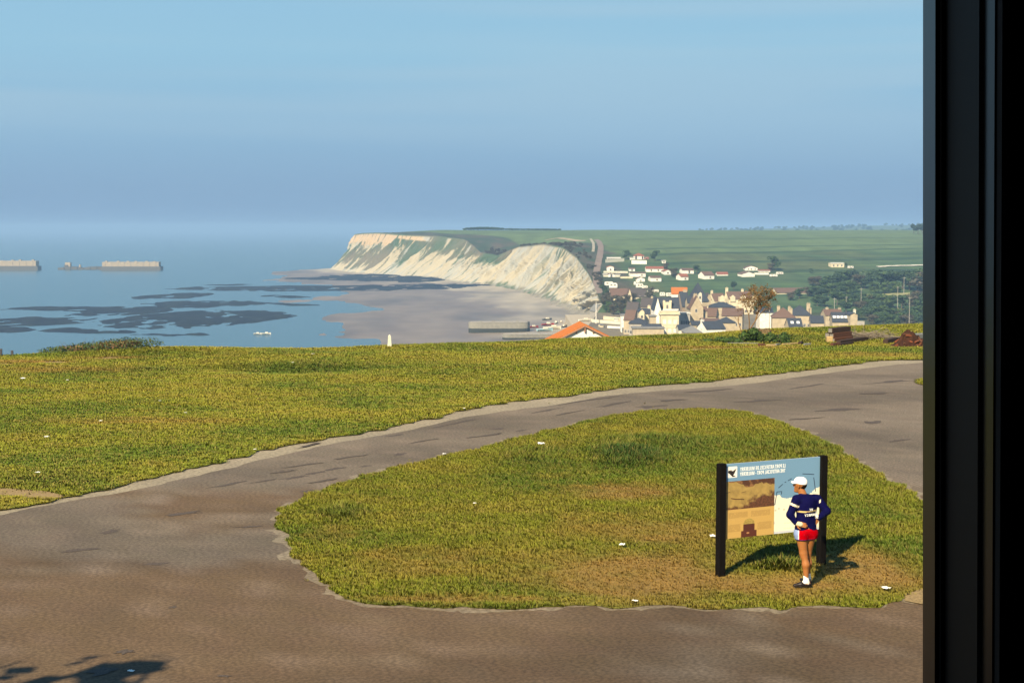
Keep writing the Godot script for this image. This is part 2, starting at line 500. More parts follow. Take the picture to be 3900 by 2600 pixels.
func sheet(poly: PackedVector2Array, cell: float, lift: float, colf: Callable) -> Mb:
	var m := Mb.new()
	var lo := poly[0]; var hi := poly[0]
	for p in poly:
		lo = lo.min(p); hi = hi.max(p)
	lo = (lo / cell).floor() * cell
	var w := int((hi.x - lo.x) / cell) + 2
	var h := int((hi.y - lo.y) / cell) + 2
	var cut := {}
	for i in poly.size():
		var a := poly[i]; var b := poly[(i + 1) % poly.size()]
		var k := int(a.distance_to(b) / (cell * 0.25)) + 1
		for j in k + 1:
			var q := ((a.lerp(b, float(j) / k)) - lo) / cell
			for dx in [-0.02, 0.02]:
				for dy in [-0.02, 0.02]:
					cut[Vector2i(int(floor(q.x + dx)), int(floor(q.y + dy)))] = true
	var put := func(p: Vector2) -> int:
		var y := green_h(p.x, p.y)
		var nn := Vector3(green_h(p.x - 0.25, p.y) - green_h(p.x + 0.25, p.y), 0.5, green_h(p.x, p.y - 0.25) - green_h(p.x, p.y + 0.25)).normalized()
		return m.vert(Vector3(p.x, y + lift, p.y), nn, colf.call(p.x, p.y))
	for j in h:
		for i in w:
			var a := lo + Vector2(i, j) * cell
			var sq := PackedVector2Array([a, a + Vector2(cell, 0), a + Vector2(cell, cell), a + Vector2(0, cell)])
			if cut.has(Vector2i(i, j)):
				for part in Geometry2D.intersect_polygons(sq, poly):
					var t := Geometry2D.triangulate_polygon(part)
					var b := m.v.size()
					for p in part: put.call(p)
					for k in range(0, t.size(), 3):
						var A: Vector2 = part[t[k]]; var B: Vector2 = part[t[k + 1]]; var C: Vector2 = part[t[k + 2]]
						if (B - A).cross(C - A) > 0: m.ix.append_array([b + t[k], b + t[k + 1], b + t[k + 2]])
						else: m.ix.append_array([b + t[k], b + t[k + 2], b + t[k + 1]])
			elif Geometry2D.is_point_in_polygon(a + Vector2(cell, cell) * 0.5, poly):
				var b := m.v.size()
				for p in sq: put.call(p)
				m.ix.append_array([b, b + 1, b + 2, b, b + 2, b + 3])
	return m

var dry := []      # [centre, radius x, radius z, strength]: trodden and parched turf
var lush := []     # the same for long green grass
func near_spot(list: Array, x: float, z: float) -> float:
	var s := 0.0
	for r in list:
		s = maxf(s, r[3] * clampf(1.5 - 1.5 * Vector2((x - r[0].x) / r[1], (z - r[0].y) / r[2]).length(), 0, 1))
	return s
func turf_color(x: float, z: float) -> Color:
	var n1 := nz.get_noise_2d(x * 9.0, z * 14.0)
	var n2 := nf.get_noise_2d(x * 14.0, z * 20.0)
	var n3 := nf.get_noise_2d(x * 40.0 + 9, z * 45.0)
	var c := Color(0.205, 0.200, 0.022)
	c = c.lerp(Color(0.095, 0.140, 0.016), clampf(0.22 + n1 * 1.7 + n2 * 0.5 + 0.5 * nf.get_noise_2d(x * 5.0, z * 22.0), 0, 0.85))
	c = c.lerp(Color(0.27, 0.215, 0.035), clampf(0.12 + n2 * 1.1 - n1 * 0.9, 0, 0.8))
	c = Color(c.r * 1.08, c.g * 1.20, c.b * 0.9)
	var dr := clampf(near_spot(dry, x, z) + 0.35 * n3 + 0.3 * n2, 0, 1) * (1.0 if near_spot(dry, x, z) > 0.05 else 0.2)
	c = c.lerp(Color(0.30, 0.185, 0.045), dr)
	c = c.lerp(Color(0.035, 0.085, 0.012), clampf(near_spot(lush, x, z) + 0.3 * n3, 0, 0.9) * (1.0 if near_spot(lush, x, z) > 0.05 else 0.1))
	return c * (1.0 + 0.28 * n3)
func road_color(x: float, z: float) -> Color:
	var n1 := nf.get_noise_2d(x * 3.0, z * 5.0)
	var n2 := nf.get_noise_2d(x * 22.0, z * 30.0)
	# browner and darker on the wide apron, greyer and lighter on the drive beyond
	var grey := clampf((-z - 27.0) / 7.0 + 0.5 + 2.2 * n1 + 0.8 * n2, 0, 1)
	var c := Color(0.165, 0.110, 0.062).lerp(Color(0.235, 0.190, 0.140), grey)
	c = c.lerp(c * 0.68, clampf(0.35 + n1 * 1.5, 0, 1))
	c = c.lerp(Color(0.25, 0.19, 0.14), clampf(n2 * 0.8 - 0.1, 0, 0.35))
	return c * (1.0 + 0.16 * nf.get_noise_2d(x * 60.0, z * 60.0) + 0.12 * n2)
func verge_color(x: float, z: float) -> Color:
	var n2 := nf.get_noise_2d(x * 26.0, z * 30.0)
	var c := Color(0.37, 0.315, 0.22) * (1.0 + 0.25 * n2)
	if crest_z(x) - z > -1.0: c = Color(0.11, 0.12, 0.03)
	return c

var bare := []
var lawn_far := PackedVector2Array()
var lawn_isle := PackedVector2Array()
var lawn_side := PackedVector2Array()
func build_green():
	# ground under everything on the clifftop, and the slope that falls from it to shore and town
	var m := Mb.new()
	var zs := PackedFloat32Array()
	var z := 24.0
	while z > -470.0:
		zs.append(z); z -= 1.0 if z > -110 else 6.0
	var W := 190
	for j in zs.size():
		for i in W:
			var t := float(i) / (W - 1)
			var x := lerpf(-80.0, 110.0, t) if zs[j] > -110 else lerpf(-80.0 - (-110 - zs[j]) * 0.6, 110.0 + (-110 - zs[j]) * 1.2, t)
			m.vert(Vector3(x, green_h(x, zs[j]), zs[j]), Vector3.UP, verge_color(x, zs[j]))
	m.grid(W, zs.size())
	struct("ground", m.mesh(), mat("verge", Color.WHITE, 0.95, "grit", 0.55, true))

	# road
	var up := [[0, 1800], [150, 1782], [350, 1752], [560, 1735]]   # upper edge of the asphalt in the photograph
	var road := PackedVector2Array()
	for q in [[-900, 2060], [-300, 1985], [0, 1965], [130, 1935], [260, 1912], [420, 1885], [560, 1857], [700, 1825], [850, 1790], [1000, 1752], [1128, 1724], [1245, 1696], [1357, 1676], [1459, 1658], [1612, 1627], [1740, 1597], [1893, 1574], [2071, 1551], [2200, 1534], [2321, 1510], [2653, 1478], [2902, 1450], [3150, 1419], [3399, 1392], [3532, 1382], [3900, 1345], [4300, 1310], [5200, 1500], [5600, 2100], [4600, 2700]]:
		road.append(gp(q[0], q[1]))
	road.append_array([Vector2(14, -9), Vector2(14, 6), Vector2(-22, 6), Vector2(-22, -9)])
	road = ragged(road, 0.4, 0.12, 3)
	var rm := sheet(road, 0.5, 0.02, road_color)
	var rmat := mat("road", Color.WHITE, 0.9, "grit", 0.75, true)
	rmat.heightmap_enabled = false
	var ro := struct("road", rm.mesh(), rmat)

	# tarred repairs and worn dark seams; the lower-left patches paint a cast shadow
	var tar_shade := mat("tar_shade", lin(0.115, 0.090, 0.072), 0.85, "grit", 1.3)
	var ti := 0
	for s in [[1120, 1822, 90, 7, 8], [1190, 1806, 60, 6, 10], [1290, 1786, 70, 6, 9], [1390, 1778, 40, 4, 6], [1300, 1842, 45, 4, 5], [1500, 1660, 60, 4, 8], [1520, 1733, 45, 6, 3], [1900, 1634, 50, 5, 5], [1980, 1641, 40, 3, 9],
		[420, 2028, 70, 8, 10], [600, 2150, 90, 9, 2], [1170, 1873, 45, 6, 0], [1180, 1697, 80, 4, 14], [2080, 1568, 90, 4, 10], [2350, 1545, 110, 6, 10], [2480, 1556, 100, 6, 4], [660, 2317, 30, 5, 6], [3330, 1610, 70, 8, 2], [3250, 1760, 60, 5, 10], [3390, 1455, 110, 6, 4], [3060, 1470, 120, 4, 8], [860, 1850, 120, 5, 12], [1000, 1835, 100, 4, 10], [700, 1960, 110, 7, 6], [300, 2100, 120, 9, 6], [950, 2010, 80, 6, 3], [2250, 1528, 160, 4, 8], [1750, 1610, 130, 4, 12], [2700, 1490, 150, 4, 6], [2900, 1530, 120, 5, 3], [3200, 1560, 120, 6, 3], [3430, 1680, 60, 6, 8], [470, 2488, 60, 12, 2], [400, 2560, 90, 22, 6], [860, 2580, 60, 6, 0], [1150, 1775, 130, 4, 8], [1330, 1745, 120, 4, 8], [1080, 1800, 80, 5, 8], [1230, 1835, 110, 5, 9], [1620, 1680, 90, 3, 10], [1850, 1660, 90, 4, 8], [2150, 1580, 100, 3, 9], [2560, 1530, 120, 4, 5], [3050, 1600, 90, 5, 4], [3330, 1500, 90, 4, 3]]:
		ti += 1
		var poly := PackedVector2Array()
		for i in 14:
			var a := TAU * i / 14.0
			var k := 0.45 + 1.6 * absf(nf.get_noise_2d(s[0] + i * 17.0, s[1]))
			var o := Vector2(cos(a) * s[2] * 0.7 * k, sin(a) * s[3] * 0.75 * k)
			poly.append(gp(s[0] + o.x, s[1] + o.y - o.x * s[4] / 60.0))
		var tm := sheet(ragged(poly, 0.1, 0.06, 8 + int(s[0])), 0.5, 0.0215 + 0.00015 * ti, func(_x, _z): return Color.WHITE)
		obj("tar_shade_patch", tm.mesh(), tar_shade, ro)

	# turf
	for q in [[-900, 2040], [-300, 1975], [0, 1950], [122, 1923], [194, 1913], [245, 1900], [306, 1893], [357, 1880], [439, 1857], [510, 1842], [566, 1821], [638, 1809], [714, 1791], [791, 1773], [867, 1755], [944, 1740], [1000, 1719], [1102, 1699], [1204, 1678], [1306, 1660], [1444, 1638], [1561, 1612], [1653, 1594], [1765, 1566], [1893, 1541], [2020, 1523], [2200, 1505], [2321, 1487], [2653, 1454], [2902, 1426], [3150, 1396], [3399, 1373], [3532, 1368], [3900, 1330], [4400, 1290]]:
		lawn_far.append(gp(q[0], q[1]))
	for i in range(crest.size() - 1, -1, -1):
		lawn_far.append(crest[i] + Vector2(0, -7.0))
	lawn_far = ragged(lawn_far, 0.16, 0.34, 11)
	for q in [[643, 1190], [650, 1175], [700, 1145], [800, 1105], [900, 1080], [1000, 1055], [1100, 1030], [1200, 1005], [1300, 980], [1400, 960], [1500, 948], [1600, 944], [1700, 948], [1760, 962], [1830, 985], [1900, 1020], [1960, 1055], [2030, 1095], [2090, 1130], [2140, 1165], [2230, 1225], [2280, 1290], [2230, 1335], [2124, 1366], [2060, 1386], [1980, 1397], [1700, 1400], [1400, 1396], [1100, 1398], [960, 1398], [850, 1392], [790, 1370], [740, 1335], [700, 1300], [665, 1260], [648, 1215]]:
		lawn_isle.append(p2(q[0], q[1]))
	lawn_isle = ragged(lawn_isle, 0.10, 0.26, 21)
	for q in [[3498, 1452], [3530, 1440], [3700, 1420], [4000, 1450], [3900, 1490], [3600, 1478], [3515, 1470]]:
		lawn_side.append(gp(q[0], q[1]))
	lawn_side = ragged(lawn_side, 0.2, 0.2, 31)
	for e in [[Vector2(2420, 2200), 620, 150, 1.0], [Vector2(2950, 2230), 700, 70, 0.95], [Vector2(3300, 2180), 300, 130, 1.0], [Vector2(2680, 2200), 220, 50, 1.0], [Vector2(2380, 1880), 340, 45, 0.8], [Vector2(2500, 2030), 420, 80, 0.7], [Vector2(2650, 1860), 120, 30, 0.5], [Vector2(500, 1605), 500, 18, 0.5], [Vector2(250, 1400), 420, 16, 0.55], [Vector2(100, 1372), 260, 8, 0.9], [Vector2(420, 1355), 200, 6, 0.8], [Vector2(2200, 2000), 160, 60, 0.35],
		[Vector2(1800, 2290), 700, 22, 0.7], [Vector2(2700, 1318), 500, 5, 0.8], [Vector2(3350, 1350), 240, 14, 0.5], [Vector2(1250, 2050), 200, 60, 0.3], [Vector2(1600, 2150), 350, 70, 0.55]]:
		dry.append(spot(e))
	for e in [[Vector2(2400, 1740), 210, 55, 1.0], [Vector2(2980, 2165), 160, 18, 0.8], [Vector2(2500, 1690), 300, 40, 0.5], [Vector2(3050, 1720), 260, 50, 0.35], [Vector2(2030, 1740), 200, 60, 0.3], [Vector2(200, 1830), 320, 50, 0.5], [Vector2(420, 1870), 180, 20, 0.5], [Vector2(1300, 1960), 120, 50, 0.4], [Vector2(620, 1398), 160, 7, 0.5], [Vector2(2900, 1290), 320, 16, 0.6]]:
		lush.append(spot(e))
	for ring in Geometry2D.offset_polygon(lawn_isle, 0.10):
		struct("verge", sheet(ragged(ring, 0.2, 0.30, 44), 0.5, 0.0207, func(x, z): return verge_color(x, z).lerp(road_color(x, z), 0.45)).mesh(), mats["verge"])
	var tmat := mat("turf", Color.WHITE, 0.95, "turf", 0.9, true)
	struct("lawn", sheet(lawn_far, 0.6, 0.03, turf_color).mesh(), tmat)
	struct("lawn", sheet(lawn_isle, 0.3, 0.03, turf_color).mesh(), tmat)
	struct("lawn", sheet(lawn_side, 0.5, 0.03, turf_color).mesh(), tmat)

	# bare earth where the turf is broken
	var earth := mat("earth", lin(0.36, 0.255, 0.115), 0.95, "grit", 0.8)
	var k := 0
	for poly in [[[3430, 2292], [3480, 2262], [3540, 2236], [3640, 2215], [3640, 2300], [3520, 2305]], [[-40, 1866], [60, 1868], [168, 1876], [225, 1885], [236, 1898], [190, 1903], [90, 1896], [-40, 1892]], [[160, 1368], [260, 1366], [255, 1374], [165, 1378]], [[-60, 1378], [40, 1377], [60, 1384], [-60, 1386]], [[360, 1354], [440, 1351], [445, 1356], [370, 1358]], [[2500, 1330], [2640, 1322], [2800, 1316], [2905, 1309], [2905, 1313], [2760, 1322], [2600, 1329], [2500, 1334]]]:
		var pp := PackedVector2Array()
		for q in poly: pp.append(gp(q[0], q[1]))
		bare.append(pp)
		var e := struct("bare_earth", sheet(ragged(pp, 0.15, 0.22, 50 + k), 0.6, 0.036, func(_x, _z): return Color.WHITE).mesh(), earth)
		k += 1

func spot(e: Array) -> Array:
	var c := gp(e[0].x, e[0].y)
	var d := -c.y
	var rz: float = absf(gp(e[0].x, e[0].y - e[2]).y - gp(e[0].x, e[0].y + e[2]).y) * 0.5
	return [c, e[1] * d / F, rz, e[3]]

func tuft(sd: int, blades: int, h: float, spread: float, wid: float) -> ArrayMesh:
	var m := Mb.new()
	var r := RandomNumberGenerator.new()
	r.seed = sd
	for i in blades:
		var a := r.randf() * TAU
		var o := Vector3(cos(a), 0, sin(a)) * spread * sqrt(r.randf())
		var lean := Vector3(r.randf() - 0.5, 0, r.randf() - 0.5) * h * 1.1
		var hh := h * (0.5 + 0.7 * r.randf())
		var s := Vector3(cos(a + 1.3), 0, sin(a + 1.3)) * wid * 0.5
		var k := 0.75 + 0.5 * r.randf()
		var c := Color(k, k * (0.95 + 0.1 * r.randf()), k * 0.9)
		var mid := o + lean * 0.35 + Vector3(0, hh * 0.6, 0)
		var tip := o + lean + Vector3(0, hh, 0)
		var nn := (s.cross(Vector3.UP) * 0.4 + Vector3.UP).normalized()
		var b := m.v.size()
		m.vert(o - s, nn, c); m.vert(o + s, nn, c); m.vert(mid + s * 0.8, nn, c); m.vert(mid - s * 0.8, nn, c); m.vert(tip, nn, c)
		m.ix.append_array([b, b + 2, b + 1, b, b + 3, b + 2, b + 3, b + 4, b + 2])
	return m.mesh()

func scatter(called: String, label: String, poly: PackedVector2Array, tm: Mesh, mm_mat: Material, count: int, dens: Callable, sc: Callable, lo: Vector2, hi: Vector2, sd: int):
	var r := RandomNumberGenerator.new()
	r.seed = sd
	var xs: Array[Transform3D] = []
	var cs := PackedColorArray()
	var tries := 0
	while xs.size() < count and tries < count * 12:
		tries += 1
		var x := lerpf(lo.x, hi.x, r.randf())
		var z := lerpf(lo.y, hi.y, r.randf())
		if absf(x) > -z * 0.375 + 3.0: continue
		if r.randf() > dens.call(x, z): continue
		if not Geometry2D.is_point_in_polygon(Vector2(x, z), poly): continue
		var skip := false
		for bp in bare:
			if Geometry2D.is_point_in_polygon(Vector2(x, z), bp): skip = r.randf() < 0.9
		if skip: continue
		var s: float = sc.call(x, z) * (0.7 + 0.6 * r.randf())
		var b := Basis(Vector3.UP, r.randf() * TAU).scaled(Vector3(s, s * (0.8 + 0.5 * r.randf()), s))
		xs.append(Transform3D(b, Vector3(x, green_h(x, z) + 0.026, z)))
		var c := turf_color(x, z) * (0.92 + 0.6 * r.randf())
		if r.randf() < 0.20: c = c.lerp(Color(0.36, 0.28, 0.08), 0.7)
		cs.append(Color(c.r, c.g, c.b))
	var mm := MultiMesh.new()
	mm.transform_format = MultiMesh.TRANSFORM_3D
	mm.use_colors = true
	mm.mesh = tm
	mm.instance_count = xs.size()
	for i in xs.size():
		mm.set_instance_transform(i, xs[i])
		mm.set_instance_color(i, cs[i])
	var o := MultiMeshInstance3D.new()
	o.name = numbered(called)
	o.multimesh = mm
	o.material_override = mm_mat
	add_child(o, true)
	tag(o, label, "grass", "", "stuff")

func build_grass():
	var gm := mat("blade", Color(1, 1, 1), 0.7, "", 1.0, true)
	gm.backlight_enabled = true
	gm.backlight = Color(0.25, 0.25, 0.1)
	var isle_d := func(x, z): return clampf(1.0 - 0.5 * near_spot(dry, x, z), 0.2, 1.0) * clampf(1.3 - (-z - 20.0) / 60.0, 0.3, 1.0)
	var isle_s := func(x, z): return 0.85 + 1.6 * near_spot(lush, x, z) - 0.3 * near_spot(dry, x, z)
	scatter("grass", "short olive green grass on the rounded island round the sign", lawn_isle, tuft(1, 10, 0.055, 0.06, 0.0065), gm, 150000, isle_d, isle_s, Vector2(-9, -50), Vector2(14, -18), 1)
	var far_d := func(x, z): return clampf(1.0 - (-z - 28.0) / 75.0, 0.25, 1.0)
	var far_s := func(x, z): return (0.9 + (-z - 28.0) / 60.0) * (1.0 + 0.6 * near_spot(lush, x, z))
	scatter("grass", "grass of the wide green between road and cliff edge", lawn_far, tuft(2, 10, 0.042, 0.11, 0.012), gm, 190000, far_d, far_s, Vector2(-28, -88), Vector2(34, -24), 2)
	scatter("grass", "scrap of grass between the two roads", lawn_side, tuft(3, 8, 0.045, 0.09, 0.012), gm, 2500, func(_x, _z): return 1.0, far_s, Vector2(11, -60), Vector2(24, -40), 3)
	# long rank grass left unmown on the island
	scatter("grass", "rank long green grass left unmown behind the board", lawn_isle, tuft(4, 14, 0.15, 0.10, 0.009), gm, 7000, func(x, z): return clampf(near_spot(lush, x, z) * 1.3 - 0.25, 0, 1), func(_x, _z): return 1.0, Vector2(-6, -46), Vector2(12, -22), 4)

# ---------------------------------------------------------------- trees and bushes
func crown(sd: int, blobs: Array, n: int, leaf: float, base: Color, vary: Color) -> ArrayMesh:
	var m := Mb.new()
	var r := RandomNumberGenerator.new()
	r.seed = sd
	for i in n:
		var b = blobs[r.randi() % blobs.size()]
		var d := Vector3(r.randfn(), r.randfn(), r.randfn()).normalized()
		var p: Vector3 = b[0] + d * b[1] * (0.45 + 0.6 * pow(r.randf(), 0.5)) * (0.85 + 0.3 * r.randf())
		var nn := (d + Vector3(r.randfn(), r.randfn(), r.randfn()) * 0.55).normalized()
		var s := nn.cross(Vector3(r.randfn(), r.randfn(), r.randfn())).normalized() * leaf * (0.5 + r.randf())
		var t := nn.cross(s) * (0.5 + 0.4 * r.randf())
		m.col = base.lerp(vary, r.randf() * r.randf()) * (0.75 + 0.5 * r.randf())
		m.quad(p - s * 0.5 - t * 0.2, p + t * -0.55, p + s * 0.5 + t * 0.15, p + t * 0.6)
	return m.mesh()
func trunk(sd: int, h: float, rad: float, forks: int) -> ArrayMesh:
	var m := Mb.new()
	var r := RandomNumberGenerator.new()
	r.seed = sd
	var top := Vector3(0.05 * h * r.randfn(), h * 0.55, 0.05 * h * r.randfn())
	m.tube(Vector3(0, -0.4, 0), top, rad, rad * 0.6, 7, false)
	for i in forks:
		var a := TAU * i / forks + r.randf()
		var e := top + Vector3(cos(a), 1.2 + r.randf(), sin(a)) * h * 0.22
		m.tube(top - Vector3(0, h * 0.12 * r.randf(), 0), e, rad * 0.5, rad * 0.15, 5, false)
	return m.mesh()

var kinds := []
func build_trees():
	var leafm := mat("leaf", Color.WHITE, 0.8, "", 1.0, true)
	leafm.backlight_enabled = true
	leafm.backlight = Color(0.2, 0.2, 0.1)
	var bark := mat("bark", lin(0.10, 0.08, 0.06), 0.95)
	# unit trees about 10 m high: round, tall, brownish and still bare of leaves, low thorn
	var specs := [[Color(0.030, 0.062, 0.028), Color(0.07, 0.11, 0.03)], [Color(0.024, 0.05, 0.03), Color(0.05, 0.085, 0.04)], [Color(0.075, 0.062, 0.045), Color(0.07, 0.09, 0.04)], [Color(0.045, 0.085, 0.025), Color(0.10, 0.14, 0.04)]]
	for k in 4:
		var r := RandomNumberGenerator.new()
		r.seed = 40 + k
		var blobs := []
		for i in 11:
			var a := r.randf() * TAU
			var hh := 3.2 + 5.2 * r.randf()
			var rr := (2.6 - 0.28 * absf(hh - 5.5)) * sqrt(r.randf())
			if k == 1: rr *= 0.7
			if k != 1: hh = 1.8 + 6.6 * r.randf()
			blobs.append([Vector3(cos(a) * rr, hh, sin(a) * rr), Vector3(1.7, 1.25, 1.7) * (0.7 + 0.5 * r.randf())])
		kinds.append([crown(k + 3, blobs, 1500, 0.55, specs[k][0], specs[k][1]), trunk(k + 9, 7.0, 0.24, 5)])
	# [photograph column, row of the foot, height, kind, distance or 0 for the land, label]
	var where := "dark leafy tree in the wood below the lane on the hillside"
	var r := RandomNumberGenerator.new()
	r.seed = 12
	var list := []
	# the wood in the valley, from the far edge to the near one
	for q in [[1290, 800, 13, 1, 0], [1180, 810, 12, 0, 0], [1090, 820, 11, 1, 0], [1000, 825, 9, 0, 0], [900, 800, 8, 2, 0], [820, 790, 7, 2, 0], [1380, 830, 11, 2, 0], [1480, 830, 10, 1, 0], [1580, 820, 13, 0, 0], [1680, 830, 14, 1, 0], [1760, 850, 14, 0, 0], [1860, 840, 14, 1, 0], [1960, 840, 13, 0, 0], [2060, 850, 15, 1, 0], [2150, 860, 16, 0, 0], [2230, 880, 16, 2, 0], [2330, 870, 15, 1, 0], [2430, 880, 15, 0, 0],
		[1250, 900, 9, 3, 0], [1150, 920, 9, 0, 0], [1340, 880, 8, 0, 0], [1020, 920, 8, 3, 0], [760, 930, 7, 2, 0], [850, 940, 8, 0, 0], [930, 960, 8, 1, 0], [1620, 890, 8, 3, 0], [1740, 890, 8, 3, 0], [1880, 890, 8, 3, 0], [650, 960, 7, 0, 0], [560, 980, 6, 2, 0],
		[1130, 1040, 9, 0, 0], [1240, 1060, 8, 3, 0], [1330, 1050, 9, 1, 0], [1430, 1060, 9, 0, 0], [1540, 1060, 8, 2, 0], [1640, 1070, 9, 0, 0], [1750, 1090, 9, 3, 0], [1850, 1080, 9, 1, 0], [1950, 1090, 9, 0, 0], [2080, 1090, 10, 2, 0], [2180, 1080, 12, 2, 0], [2260, 1120, 12, 0, 0], [960, 1060, 7, 1, 0], [880, 1050, 7, 0, 0],
		[1500, 1190, 8, 1, 0], [1590, 1200, 7, 0, 0], [1690, 1220, 8, 3, 0], [1790, 1240, 8, 0, 0], [1880, 1230, 7, 3, 0], [1990, 1240, 8, 1, 0], [2090, 1250, 9, 0, 0], [2190, 1240, 9, 3, 0], [2290, 1250, 9, 2, 0], [1450, 1140, 8, 2, 0], [1560, 1130, 8, 0, 0], [1660, 1150, 8, 1, 0], [1400, 1230, 7, 0, 0], [1250, 1130, 7, 1, 0], [1600, 1300, 7, 2, 0], [1720, 1310, 8, 0, 0], [1820, 1320, 7, 3, 0], [1930, 1310, 8, 0, 0], [2040, 1320, 8, 2, 0], [2150, 1320, 8, 0, 0], [2260, 1330, 8, 1, 0]]:
		list.append([z2(q[0], q[1]), q[2], q[3], q[4], ["dark round-crowned tree in the wood below the hillside lane", "tall dark tree in the wood below the hillside lane", "brownish tree not yet in leaf in the valley wood", "paler green bushy tree at the edge of the valley wood"][q[3]], "trees of the valley wood"])
	# thicket beside the track, behind the seafront
	for q in [[330, 930, 7, 0], [395, 1000, 6, 2], [350, 1040, 6, 2], [430, 1080, 7, 2], [500, 1060, 7, 2], [560, 1080, 6, 2], [620, 1030, 6, 2], [380, 1140, 6, 3], [460, 1160, 6, 2], [540, 1150, 6, 2], [690, 1010, 6, 2], [940, 930, 6, 2], [900, 1000, 6, 2]]:
		list.append([z1(q[0], q[1]), q[2], q[3], 0, ["dark green thorn beside the foot of the hill track", "", "bare brownish thorn tree in the thicket behind the seafront", "green thorn bush at the front of the brown thicket"][q[3]], "thorn trees behind the seafront"])
	# single trees among the white chalets
	for q in [[625, 460, 7, 0, "dark bush between the long terrace and the red-roofed villa"], [985, 480, 8, 0, "dark tree on the slope behind the red-roofed villa"], [1240, 690, 7, 2, "dark purple-brown tree between two white chalets on the slope"], [1510, 640, 6, 0, "dark tree beside the twin-gabled white chalet"], [1130, 590, 5, 2, "brown bush behind the white L-shaped chalet"], [1990, 850, 6, 1, "solitary dark bush on the bare slope above the brown roofs"], [1470, 1215, 6, 3, "green bush in the arch of the old stone gable"], [1380, 1240, 5, 0, "dark bush beside the tall cream hotel"], [2060, 1000, 5, 0, "bush behind the row of cream dormers"]]:
		list.append([z1(q[0], q[1]), q[2], q[3], 600 if q[1] > 1200 else 0, q[4], ""])
	list.append([z2(330, 600), 10, 0, 0, "dark tree standing beside the last white caravans", ""])
	list.append([z2(300, 605), 6, 2, 0, "pinkish brown bush at the foot of the tree by the caravans", ""])
	list.append([z2(800, 640), 3.5, 0, 0, "small round bush alone on the hillside pasture", ""])
	list.append([z2(1245, 560), 3, 0, 0, "low bush at the corner of the cream hillside cottage", ""])
	for q in [[2110, 130], [2160, 135], [2215, 132], [2270, 135], [2330, 134]]:
		list.append([z2(q[0], q[1]), 11, 1, 0, "dark tree in the clump on the skyline of the fields", "trees on the skyline of the fields"])
	for q in list:
		var s: Vector2 = q[0]
		var p: Vector3
		if q[3] > 0:
			p = at_d(s.x, s.y, q[3])
			p.y = land_h(p.x, p.z)
		else:
			p = on_land(s.x, s.y)
		var t := thing("tree", q[4], "tree", p, r.randf() * TAU, q[5])
		var k: float = q[1] / 9.0
		var wide := 1.32 if q[5] == "trees of the valley wood" else 1.1
		t.scale = Vector3(k * wide * (1.0 + 0.25 * r.randf()), k * (0.86 if wide > 1.2 else 1.0), k * wide * (1.0 + 0.25 * r.randf()))
		obj("crown", kinds[q[2]][0], leafm, t)
		obj("trunk", kinds[q[2]][1], bark, t)
	# a tree beside the house, out of view: only the shadow of its top reaches the road in view
	var yt := thing("tree", "garden tree beside the house that shades the near road", "tree", Vector3(-11.6, G, -7.0), 0.7)
	yt.scale = Vector3(0.95, 1.0, 0.95)
	obj("crown", kinds[0][0], leafm, yt)
	obj("trunk", kinds[0][1], bark, yt)
	# hedges and woods of the far rise, too far to tell apart
	var xs: Array[Transform3D] = []
	for i in 520:
		var dd := 3000.0 + 2300.0 * r.randf()
		var x := dd * (0.13 + 0.25 * r.randf())
		if nz.get_noise_2d(x * 0.15, dd * 0.6) < 0.02: continue
		var rise := smoothstep(200.0, 1300.0, x * 4200.0 / dd)
		var y := 37.0 + 27.0 * rise * smoothstep(2900, 5200, dd)
		var k := 1.0 + 0.6 * r.randf()
		xs.append(Transform3D(Basis(Vector3.UP, r.randf() * TAU).scaled(Vector3(k * 1.6, k, k * 1.6)), Vector3(x, y - 2.0, -dd)))
	masses("woods", "far-off blue woods along the rise on the skyline", kinds[1][0], leafm, xs, "woods")
	# thorn scrub on the rough ground between cliff and track
	xs = []
	for i in 900:
		var dd := lerpf(830.0, 1420.0, r.randf())
		var x := brink_x(dd) + 2.0 + 34.0 * r.randf() * r.randf()
		if x > 58.0: continue
		if nf.get_noise_2d(x * 1.5, dd * 1.0) < 0.0: continue
		var k := 0.16 + 0.2 * r.randf()
		xs.append(Transform3D(Basis(Vector3.UP, r.randf() * TAU).scaled(Vector3(k * 1.5, k, k * 1.5)), Vector3(x, land_h(x, -dd) - 0.6, -dd)))
	masses("scrub", "low thorn scrub on the rough slope between cliff and track", kinds[2][0], leafm, xs, "scrub")
	# hedge along the big field's edge and the skyline
	xs = []
	for i in 300:
		var t := r.randf()
		var p := Vector3(lerpf(-60, 60, t), 0, -1795 + 40 * r.randf())
		p.y = land_h(p.x, p.z)
		var k := 0.15 + 0.12 * r.randf() + 0.22 * exp(-pow((p.x + 35) / 25.0, 2))
		xs.append(Transform3D(Basis(Vector3.UP, r.randf() * TAU).scaled(Vector3(k * 2, k, k * 2)), p))
	masses("scrub", "thin line of bushes along the skyline above the cliffs", kinds[0][0], leafm, xs, "scrub")

	# the bush on the mound at the cliff edge
	var bp := at_y(400, 1322, G + 0.1)
	var b := thing("bramble_bush", "low brown and green bramble bush on the mound at the cliff edge", "bush", Vector3(bp.x, green_h(bp.x, bp.z) - 0.06, bp.z))
	var blobs := []
	for i in 9: blobs.append([Vector3(-2.4 + 0.55 * i, 0.08 + 0.055 * i - 0.08 * maxf(0, i - 6), 0.3 * sin(i * 2.0)), Vector3(0.75, 0.20 + 0.02 * i, 0.7)])
	obj("crown", crown(77, blobs, 5200, 0.07, Color(0.045, 0.075, 0.02), Color(0.09, 0.10, 0.03)), leafm, b)
